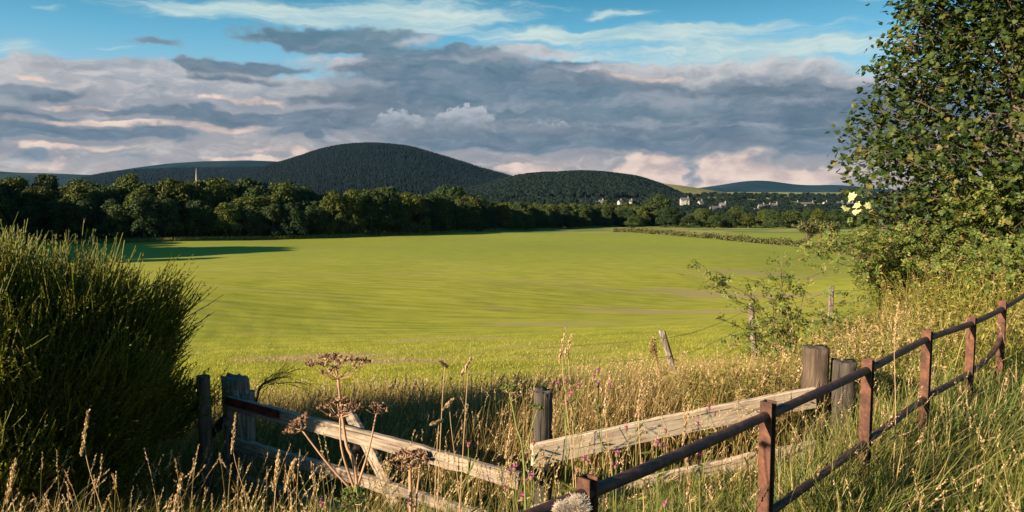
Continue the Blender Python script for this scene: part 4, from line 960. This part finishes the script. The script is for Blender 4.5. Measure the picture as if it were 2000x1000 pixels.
def grasses():
    rs = RS(2)
    # verge in front of and around the fences
    mb = MB(); cond = lambda x, y: (y < edge_y(x) + 1.2)
    p = scatter(rs, 185000, -4.5, 7.5, .6, 7.5, cond); p = p[rs.rand(len(p)) < np.clip(.5 + 1.2 / p[:, 1], 0, 1)]
    tall = np.clip(.34 + .10 * fbm2(p[:, 0], p[:, 1], 4, 3, 1.4), .12, .6) * (1 - .25 * sstep(2.6, 1.2, p[:, 1]))
    n = len(p); print('verge', n)
    low = 1 - .72 * sstep(3.2, 4.0, p[:, 1]) * sstep(2.2, 1.7, p[:, 0]) * sstep(5.2, 4.9, p[:, 1]) * (p[:, 0] > -.3); tall = tall * low
    mb.add(*blades(p, tall * rs.uniform(.45, 1.25, n), rs.uniform(.003, .007, n), rs.normal(0, .33, (n, 2)) + WIND * .7, rs.uniform(0, np.pi, n), 3))
    tag(mb.build('verge_grass', M['verge']), 'long mixed green and straw grass covering the near verge', 'grass', kind='stuff')
    # wide fresh green blades, mostly lower right
    mb = MB(); p = scatter(rs, 26000, -1.5, 6.5, 1.5, 6.5, lambda x, y: (y < edge_y(x) + .8) & (fbm2(x, y, 14, 2, 1.1) > .1 - .35 * (x > .3))); n = len(p)
    low = 1 - .75 * sstep(2.9, 3.9, p[:, 1]) * sstep(2.2, 1.7, p[:, 0]) * sstep(5.2, 4.9, p[:, 1]); mb.add(*blades(p, rs.uniform(.25, .58, n) * low, rs.uniform(.005, .010, n), rs.normal(0, .38, (n, 2)) + WIND, rs.uniform(0, np.pi, n), 4))
    tag(mb.build('green_grass', M['green']), 'broad fresh green grass blades round the iron fence posts', 'grass', kind='stuff')
    # tufts that bury the feet of the iron posts
    mb = MB(); p = scatter(rs, 22000, 1.25, 4.2, 2.7, 5.2, lambda x, y: np.abs((y - 2.98) - .98 * (x - .99) + .0) < .42); n = len(p)
    mb.add(*blades(p, rs.uniform(.28, .62, n), rs.uniform(.004, .009, n), rs.normal(0, .30, (n, 2)) + WIND, rs.uniform(0, np.pi, n), 4))
    tag(mb.build('tussock_grass', M['verge']), 'rank tussocks of grass burying the feet of the iron posts', 'grass', kind='stuff')
    # dry band behind the fence and down to the field
    mb = MB(); cond = lambda x, y: (y > edge_y(x) - .3) & (y < straw_edge(x)); p = scatter(rs, 230000, -6, 8, 4.5, 17, cond); n = len(p); print('straw', n)
    ed = sstep(0, 2.0, straw_edge(p[:, 0]) - p[:, 1]); p = p[rs.rand(n) < (.25 + .75 * ed) * (1 - .5 * sstep(1.0, 3.0, p[:, 0]))]; n = len(p); ed = sstep(0, 2.0, straw_edge(p[:, 0]) - p[:, 1])
    mb.add(*blades(p, rs.uniform(.25, .60, n) * (.4 + .6 * ed) * (1 - .3 * sstep(1.5, 4, p[:, 0])), rs.uniform(.003, .0065, n) * (1 + .06 * p[:, 1]), rs.normal(0, .22, (n, 2)) + WIND, rs.uniform(0, np.pi, n), 3))
    tag(mb.build('straw_grass', M['straw']), 'dry straw coloured grass sloping from the fence to the green field', 'grass', kind='stuff')
    # seed heads
    st, hd = MB(), MB()
    p = scatter(rs, 130, -.9, 1.6, 3.3, 5.4); seedgrass(rs, st, hd, p, rs.uniform(.35, .75, len(p)), .10, .0013, 20, spw=.005)
    p = scatter(rs, 260, 2.2, 6.5, 4.2, 8.0); seedgrass(rs, st, hd, p, rs.uniform(.45, .85, len(p)), .11, .0014, 18, spw=.006)
    p = scatter(rs, 9000, -6, 4, 5.0, 14, lambda x, y: (y < straw_edge(x) - .2) & (y > edge_y(x) - .5)); seedgrass(rs, st, hd, p, rs.uniform(.32, .60, len(p)), .10, .0016, 10, spw=.008, spl=.018)
    p = scatter(rs, 4200, -4, 5, 1.6, 5.2); p = p[rs.rand(len(p)) < np.where(p[:, 0] < .4, .75, .3)]; seedgrass(rs, st, hd, p, rs.uniform(.38, .66, len(p)), .09, .0012, 22, spw=.0048)
    print('seed', len(p))
    a = st.build('seed_grass', M['straw']); tag(a, 'thin dry stalks of seeding grass along the fences', 'grass', kind='stuff'); b = hd.build('seed_head', M['seed'], a); b['kind'] = 'stuff'
    # field sward: short blades in the nearer field
    mb = MB(); u = rs.rand(110000); y = 1 / (1 / 9.0 + (1 / 45 - 1 / 9.0) * u ** .8); x = rs.uniform(-.72, .62, len(y)) * y; k = (y > straw_edge(x) - 1.5) & (y > edge_y(x) + 3.0); x, y = x[k], y[k]; n = len(x); sc = 1 + y / 26
    p = np.stack([x, y, H(x, y) - .01], -1)
    mb.add(*blades(p, rs.uniform(.03, .075, n) * sc ** .5 * (.15 + .85 * sstep(44, 14, y)), rs.uniform(.005, .010, n) * sc, rs.normal(0, .35, (n, 2)) + WIND * 1.3, rs.uniform(0, np.pi, n), 2))
    tag(mb.build('field_grass', M['field_blade']), 'short bright green sward of the open field', 'grass', kind='stuff')
    # weedy bank on the right
    mb = MB(); cond = lambda x, y: (x > 1.2) & (y > edge_y(x) * .45 + 2.6) & (y > x + 1.9) & (y < edge_y(x) * 1.0 + 3.8) & (y < 22)
    p = scatter(rs, 72000, 1.2, 12, 4.2, 20, cond); n0 = len(p); h = np.clip(.52 + .26 * fbm2(p[:, 0], p[:, 1], 6, 3, 1.2) + .12 * sstep(3, 5, p[:, 0]), .16, 1.05) * rs.uniform(.6, 1.15, n0) * (1 - .35 * sstep(1, 6, p[:, 1] - edge_y(p[:, 0])))
    print('weeds', n0)
    k = rs.rand(n0) < .45; q = p[k]; hh = h[k]; m = len(q)
    ln = rs.normal(0, .22, (m, 2)); K = 5; tt = np.linspace(0, 1, K)
    P = q[:, None] + np.stack([ln[:, :1] * hh[:, None] * tt ** 1.5, ln[:, 1:] * hh[:, None] * tt ** 1.5, hh[:, None] * tt * .95 + 0 * ln[:, :1]], -1)
    mb.add(*tubes(P, np.broadcast_to(np.linspace(.0028, .0013, K), (m, K)), 3, cap=False))
    per = 13; i = np.repeat(np.arange(m), per); f = rs.uniform(.15, 1, len(i)) * (K - 1.001); a = f.astype(int); c = P[i, a] * (1 - (f - a))[:, None] + P[i, a + 1] * (f - a)[:, None]
    d = unit(rdir(rs, len(i)) * (1, 1, .5) + (0, 0, .25)); mb.add(*leaves(c, d, unit(np.array([-.2, -.2, 1]) + .7 * rdir(rs, len(i))), rs.uniform(.025, .065, len(i)), rs.uniform(.010, .024, len(i))))
    q = p[~k]; hh = h[~k]; m = len(q); mb.add(*blades(q, hh * 1.15, rs.uniform(.004, .009, m), rs.normal(0, .33, (m, 2)) + WIND, rs.uniform(0, np.pi, m), 4))
    tag(mb.build('bank_weeds', M['weed']), 'tangle of leafy weeds and grass covering the bank behind the iron fence', 'weeds', kind='stuff')
grasses()

def umbel_mesh(mb_st, mb_sd, c, ax, Rr, rs, nray=15, seeds=13, ssz=.0048):
    ax = unit(ax); u = unit(np.cross(ax, [0, 1, .1])); v = np.cross(ax, u); c = np.asarray(c, float)
    for k in range(nray):
        r = Rr * math.sqrt((k + .6) / nray); a = k * 2.4 + rs.uniform(-.2, .2)
        e = c + (u * math.cos(a) + v * math.sin(a)) * r + ax * (Rr * .62 - .28 * r * r / Rr) + rs.normal(0, Rr * .03, 3)
        mb_st.add(*tube(smooth_path([c, c * .45 + e * .55 - ax * Rr * .10, e], 5), np.linspace(.0012, .0008, 5), 4))
        for s in range(seeds):
            rr = .20 * Rr * math.sqrt(rs.rand()); b = rs.uniform(0, 6.28); q = e + (u * math.cos(b) + v * math.sin(b)) * rr + ax * (.12 * Rr + rs.uniform(-.05, .05) * Rr)
            mb_st.add(*tube([e, q], [.0005, .0004], 3)); dd = unit(q - e + rdir(rs, 1)[0] * .006); w = unit(np.cross(dd, rdir(rs, 1)[0])); z = np.cross(dd, w)
            V = [q - dd * ssz * .6, q + w * ssz * .75, q + z * ssz * .4, q - w * ssz * .75, q - z * ssz * .4, q + dd * ssz * 1.5]
            mb_sd.add(V, [[0, 1, 2], [0, 2, 3], [0, 3, 4], [0, 4, 1], [5, 2, 1], [5, 3, 2], [5, 4, 3], [5, 1, 4]])
def hogweed(lab, foot, nodes, umbels, seed, rs_=.006, green=False):
    """nodes: main stem path points; umbels: (path list, radius, axis)"""
    rs = RS(seed); z = gz(foot[0], foot[1]); t = thing('hogweed', (foot[0], foot[1], z), lab, 'dried plant')
    main = smooth_path([[foot[0], foot[1], z - .02]] + list(nodes), 26); mb = MB(); mb.add(*tube(main, np.linspace(rs_, rs_ * .45, 26), 8)); mb.build('stem', M['stem_green' if green else 'stem'], t, smooth=True)
    for (path, Rr, ax) in umbels:
        st, sd = MB(), MB()
        if path:
            pth = smooth_path(path, 10); mb = MB(); mb.add(*tube(pth, np.linspace(rs_ * .55, rs_ * .3, 10), 6)); mb.build('side_stem', M['stem_green' if green else 'stem'], t, smooth=True); c = pth[-1]
        else: c = main[-1]
        umbel_mesh(st, sd, c, ax, Rr, rs, nray=int(10 + 60 * Rr)); u = st.build('umbel', M['stem'], t); b = sd.build('seed_cluster', M['umbel_seed'] if not green else M['rose'], None); b.parent = u; b.location = (0, 0, 0)
        b.data.transform(Matrix.Translation(-Vector(t['_o'])))
D1 = 1.75
f = at(700, 1000, D1)
hogweed('tall dried hogweed with two brown seed umbels one above the other', (f[0] + .03, f[1]), [at(702, 1000, D1), at(675, 860, D1), at(660, 740, D1)],
        [(None, .068, (0, -.1, 1)), ([at(694, 960, D1), at(668, 880, D1 - .02), at(664, 815, D1 - .03)], .050, (0, -.1, 1)), ([at(698, 950, D1), at(720, 880, D1), at(735, 808, D1)], .028, (.1, 0, 1)),
         ([at(690, 960, D1), at(640, 905, D1), at(590, 840, D1)], .036, (-.5, -.1, .8))], 1)
f = at(800, 1000, 1.7)
hogweed('dried hogweed with one dense brown umbel right of the tall one', (f[0], f[1]), [at(802, 1000, 1.7), at(800, 915, 1.7)], [(None, .046, (0, -.1, 1)), ([at(810, 1000, 1.7), at(822, 900, 1.7)], .026, (.3, 0, 1))], 2)
f = at(1020, 1000, 2.2)
hogweed('slender green hogweed with a small flat umbel left of the corner post', (f[0] + .02, f[1]), [at(1025, 940, 2.2), at(1008, 830, 2.2), at(995, 768, 2.2)], [(None, .028, (0, 0, 1)), ([at(1020, 900, 2.2), at(1040, 830, 2.2), at(1050, 800, 2.2)], .016, (.2, 0, 1))], 3, .004, True)
f = at(690, 1000, 1.6)
hogweed('low green hogweed umbel at the foot of the tall dried one', (f[0] + .02, f[1]), [at(700, 1020, 1.6), at(690, 985, 1.6)], [(None, .034, (0, -.2, 1))], 4, .004, True)

def thistle(px, py, D, seed, lab, n_heads, group='purple thistles among the fence grass', spread=26):
    rs = RS(seed); p = at(px, py, D); bx, by = p[0] + rs.uniform(-.05, .05), p[1] + rs.uniform(-.02, .08); z = gz(bx, by)
    t = thing('thistle', (bx, by, z), lab, 'thistle', group)
    main = smooth_path([[bx, by, z - .02], [(bx + p[0]) / 2 + .01, by, (z + p[2]) / 2], p], 16); mb = MB(); mb.add(*tube(main, np.linspace(.003, .0014, 16), 5))
    ends = [main[-1]]
    for k in range(n_heads - 1):
        q = main[rs.randint(9, 15)]; e = at(px + rs.uniform(-spread, spread), py + rs.uniform(4, 46), D); mb.add(*tube(smooth_path([q, (q + e) / 2 + (0, 0, -.01), e], 7), np.linspace(.0016, .001, 7), 4)); ends.append(e)
    mb.build('stem', M['stem_green'], t)
    lf = MB(); n = 12; i = rs.randint(2, 14, n); lf.add(*leaves(main[i], unit(rdir(rs, n) + (0, 0, .5)), rdir(rs, n), rs.uniform(.04, .09, n), .012)); lf.build('foliage', M['green'], t)
    for k, e in enumerate(ends):
        hb = MB(); s = rs.uniform(.75, 1.15); hb.add(*tube([e - (0, 0, .004), e + (0, 0, .002), e + (0, 0, .009 * s), e + (0, 0, .014 * s)], np.array([.002, .0065, .0065, .003]) * s, 8)); b = hb.build('flower_head', M['bulb'], t)
        if rs.rand() < .55 or k == 0:
            m = 40; dd = unit(rdir(rs, m) * (1, 1, .35) + (0, 0, 1.0)); fb = MB(); fb.add(*leaves(np.repeat([e + (0, 0, .010 * s)], m, 0), dd, rdir(rs, m), rs.uniform(.010, .016, m) * s, .003)); o = fb.build('petals', M['purple'], None); o.parent = b; o.data.transform(Matrix.Translation(-Vector(t['_o'])))
TH = [(1105, 748, 2.9, 'tall thistle with brown heads right of the corner post', 6), (1168, 728, 3.0, 'tall brown headed thistle further right of the corner post', 4), (1300, 845, 2.9, 'thistle with a bright purple head against the upper pale board', 3), (1282, 872, 2.7, 'thistle leaning on the pale upper board left of the bright one', 2),
      (1205, 892, 2.5, 'thistle under the middle of the pale upper board', 3), (1140, 900, 2.6, 'thistle at the left end of the upper pale board', 3), (915, 873, 2.9, 'small purple thistle above the low end of the grey rail', 1), (1005, 920, 2.5, 'purple thistle where the two fences meet, at its left', 3),
      (1042, 868, 2.8, 'thistle with dark heads in front of the corner post', 4), (1038, 938, 2.4, 'low thistle below the corner where the fences meet', 3), (1365, 897, 2.5, 'thistle with purple head below the pale upper board', 2), (628, 990, 2.2, 'small purple thistle at the bottom left of the tall hogweed', 1),
      (1385, 800, 3.3, 'thistle with brown buds against the upper board right half', 4), (1240, 815, 3.2, 'thin thistle standing above the middle of the upper board', 2), (800, 992, 2.1, 'small purple thistle at the bottom under the dense umbel', 1), (1298, 990, 2.1, 'dark purple thistle low at the bottom beside the first iron post', 1)]
for i, (px, py, D, lab, nh) in enumerate(TH): thistle(px, py, D, 60 + i, lab, nh)

def down_thistle():
    rs = RS(9); p = at(1122, 992, 1.0); z = gz(p[0], p[1]); t = thing('seeding_thistle', (p[0], p[1], z), 'fluffy cream thistledown head at the bottom edge before the iron fence', 'thistle')
    mb = MB(); mb.add(*tube(smooth_path([[p[0] + .02, p[1], z - .02], [p[0] + .01, p[1], .7], p - (0, 0, .02)], 14), np.linspace(.005, .003, 14), 7)); mb.build('stem', M['stem'], t, smooth=True)
    for c, r in ((p + np.array([.004, 0, 0]), .017), (p + np.array([-.016, -.002, -.002]), .012)):
        hb = MB(); hb.add(*tube([c - (0, 0, .022), c - (0, 0, .014), c - (0, 0, .004), c + (0, 0, .001)], [.003, .008, .008, .004], 8)); b = hb.build('flower_head', M['down_core'], t)
        m = 1100; dd = rdir(rs, m); dd[:, 2] = np.abs(dd[:, 2]) - .25; dd = unit(dd); K = 4; tt = np.linspace(.15, 1, K)
        P = c + dd[:, None] * (tt * r)[None, :, None] * rs.uniform(.75, 1.2, (m, 1, 1)) + rs.normal(0, .0012, (m, K, 3))
        fb = MB(); fb.add(*tubes(P, np.full((m, K), .00022), 3, cap=False)); o = fb.build('fluff', M['down'], None); o.parent = b; o.data.transform(Matrix.Translation(-Vector(t['_o'])))
down_thistle()

def tall_stalks():
    """single seeding grass stalks that stand out"""
    L = [(920, 700, 2.5, 'tall stalk with three plump pale seed heads before the straw slope', .07), (873, 716, 2.5, 'thin tall stalk with one drooping seed head left of the plump headed one', .05), (1105, 640, 2.8, 'tallest dry grass stalk reaching over the green field', .14), (1117, 655, 2.9, 'dry stalk just right of the tallest one', .10),
         (1255, 740, 2.6, 'dry seed stalk before the middle of the pale board', .14), (1190, 730, 2.7, 'dry drooping seed stalk left of the leaning stake', .16), (460, 810, 3.0, 'pale seed stalk crossing in front of the grey gate post', .16), (172, 805, 2.3, 'lone pale seed stalk in front of the broom bush', .14), (862, 822, 2.4, 'plump seed stalk in front of the long grey rail', .05),
         (1000, 830, 2.6, 'dry seed stalk just left of the corner post', .12), (545, 885, 2.0, 'pale seed stalk at the bottom left of the hogweed', .10), (575, 900, 2.0, 'pale seed stalk beside another at the bottom left of the hogweed', .09), (885, 780, 2.8, 'thin seed stalk rising behind the grey rail', .06), (1345, 795, 2.7, 'green gold seed stalk crossing the upper pale board', .14), (355, 930, 2.0, 'pale seed stalk at the foot of the slim round stake', .1),
         (30, 900, 2.0, 'pale seed stalk at the bottom left corner', .12), (1755, 590, 3.6, 'green seed stalk arching over the iron top rail', .2)]
    rs = RS(12)
    for px, py, D, lab, hd in L:
        p = at(px, py, D); bx, by = p[0] + rs.uniform(-.1, .06), p[1] + rs.uniform(-.03, .1); z = gz(bx, by); t = thing('grass_stalk', (bx, by, z), lab, 'grass stalk', 'single tall seeding grass stalks')
        P = smooth_path([[bx, by, z - .02], [bx * .6 + p[0] * .4, by, z + (p[2] - z) * .5], [p[0] - (.012), p[1], p[2] - hd], p], 22); mb = MB(); mb.add(*tube(P, np.linspace(.0022, .0008, 22), 5)); mb.build('stem', M['seed'], t)
        m = 150; f = rs.uniform(0, 1, m); td = unit(P[-1] - P[-3]); q = p - td * ((1 - f) * hd)[:, None] + rdir(rs, m) * (.0055 * np.sin(np.clip(f, .05, .95) * np.pi) ** .5)[:, None]
        fb = MB(); fb.add(*leaves(q, unit(td + .4 * rdir(rs, m)), rdir(rs, m), .011, .0045)); fb.build('seed_head', M['seed'], t)
tall_stalks()

def dead_broom_sprig():
    rs = RS(3); D = 5.15; f = at(498, 900, D + .1); z = gz(f[0], f[1]); t = thing('dead_sprig', (f[0], f[1], z), 'arching dead brown broom sprig leaning over the grey gate post', 'dead branch')
    mb = MB()
    for k in range(13):
        k = k * 2
        e = at(np.interp(k, [0, 25], [548, 630]) + rs.normal(0, 8), np.interp(k, [0, 12, 25], [722, 728, 778]) + rs.normal(0, 9), D + rs.normal(0, .08)); m = at(500 + rs.normal(0, 4), 778 + rs.normal(0, 5), D); m2 = at(535 + rs.normal(0, 5) + k * .7, 735 + rs.normal(0, 5) + k * .3, D)
        P = smooth_path([[f[0], f[1], z], m, m2, e], 22); mb.add(*tube(P, np.linspace(.0030, .0010, 22), 4))
        for _ in range(9):
            i = rs.randint(10, 21); q = P[i]; g = q + unit(unit(P[i] - P[i - 1]) + rs.normal(0, .45, 3)) * rs.uniform(.05, .14); mb.add(*tube([q, (q + g) / 2, g], [.001, .0008, .0006], 3))
    mb.build('twigs', M['twig'], t)
    # red brown dock stalk by the leaning stake
    D = 6.6; f = at(1300, 820, D); z = gz(f[0], f[1]); t = thing('dock_plant', (f[0], f[1], z), 'dark red dead dock stalk left of the leaning grey stake', 'dried plant'); mb = MB()
    for e, w in ((at(1274, 664, D), .006), (at(1302, 715, D), .004), (at(1330, 660, D + .1), .003)):
        P = smooth_path([[f[0], f[1], z], (np.array([f[0], f[1], z]) + e) / 2 + (.02, 0, 0), e], 16); mb.add(*tube(P, np.linspace(w, w * .4, 16), 5))
    mb.build('stem', M['red_paint'], t)
    mb = MB(); m = 260; q = at(1276, 680, D) + rs.normal(0, 1, (m, 3)) * (.018, .018, .045); mb.add(*leaves(q, rdir(rs, m), rdir(rs, m), .018, .012)); mb.build('seed_head', M['umbel_seed'], t)
dead_broom_sprig()

def added_shade_bush():
    """unseen shrub added left behind the camera to shade the lower right grass"""
    broom(-2.5, -.75, .62, .5, 2.2, 1300, 33, 'unseen broom bush added behind the viewer to shade the lower right grass')
added_shade_bush()

# ------------------------------------------------------------------ air
def haze():
    mb = MB(); box(mb, np.array([0, 0, -36]), (19800, 19800, 420)); 
    m = bpy.data.materials.new('haze'); m.use_nodes = True; nt = m.node_tree; nt.nodes.clear(); v = nt.nodes.new('ShaderNodeVolumePrincipled')
    v.inputs['Color'].default_value = (.20, .52, 1.0, 1); v.inputs['Density'].default_value = 1.1e-5; v.inputs['Anisotropy'].default_value = .1
    o = nt.nodes.new('ShaderNodeOutputMaterial'); nt.links.new(v.outputs[0], o.inputs['Volume']); tag(mb.build('haze', m), kind='stuff')
haze()
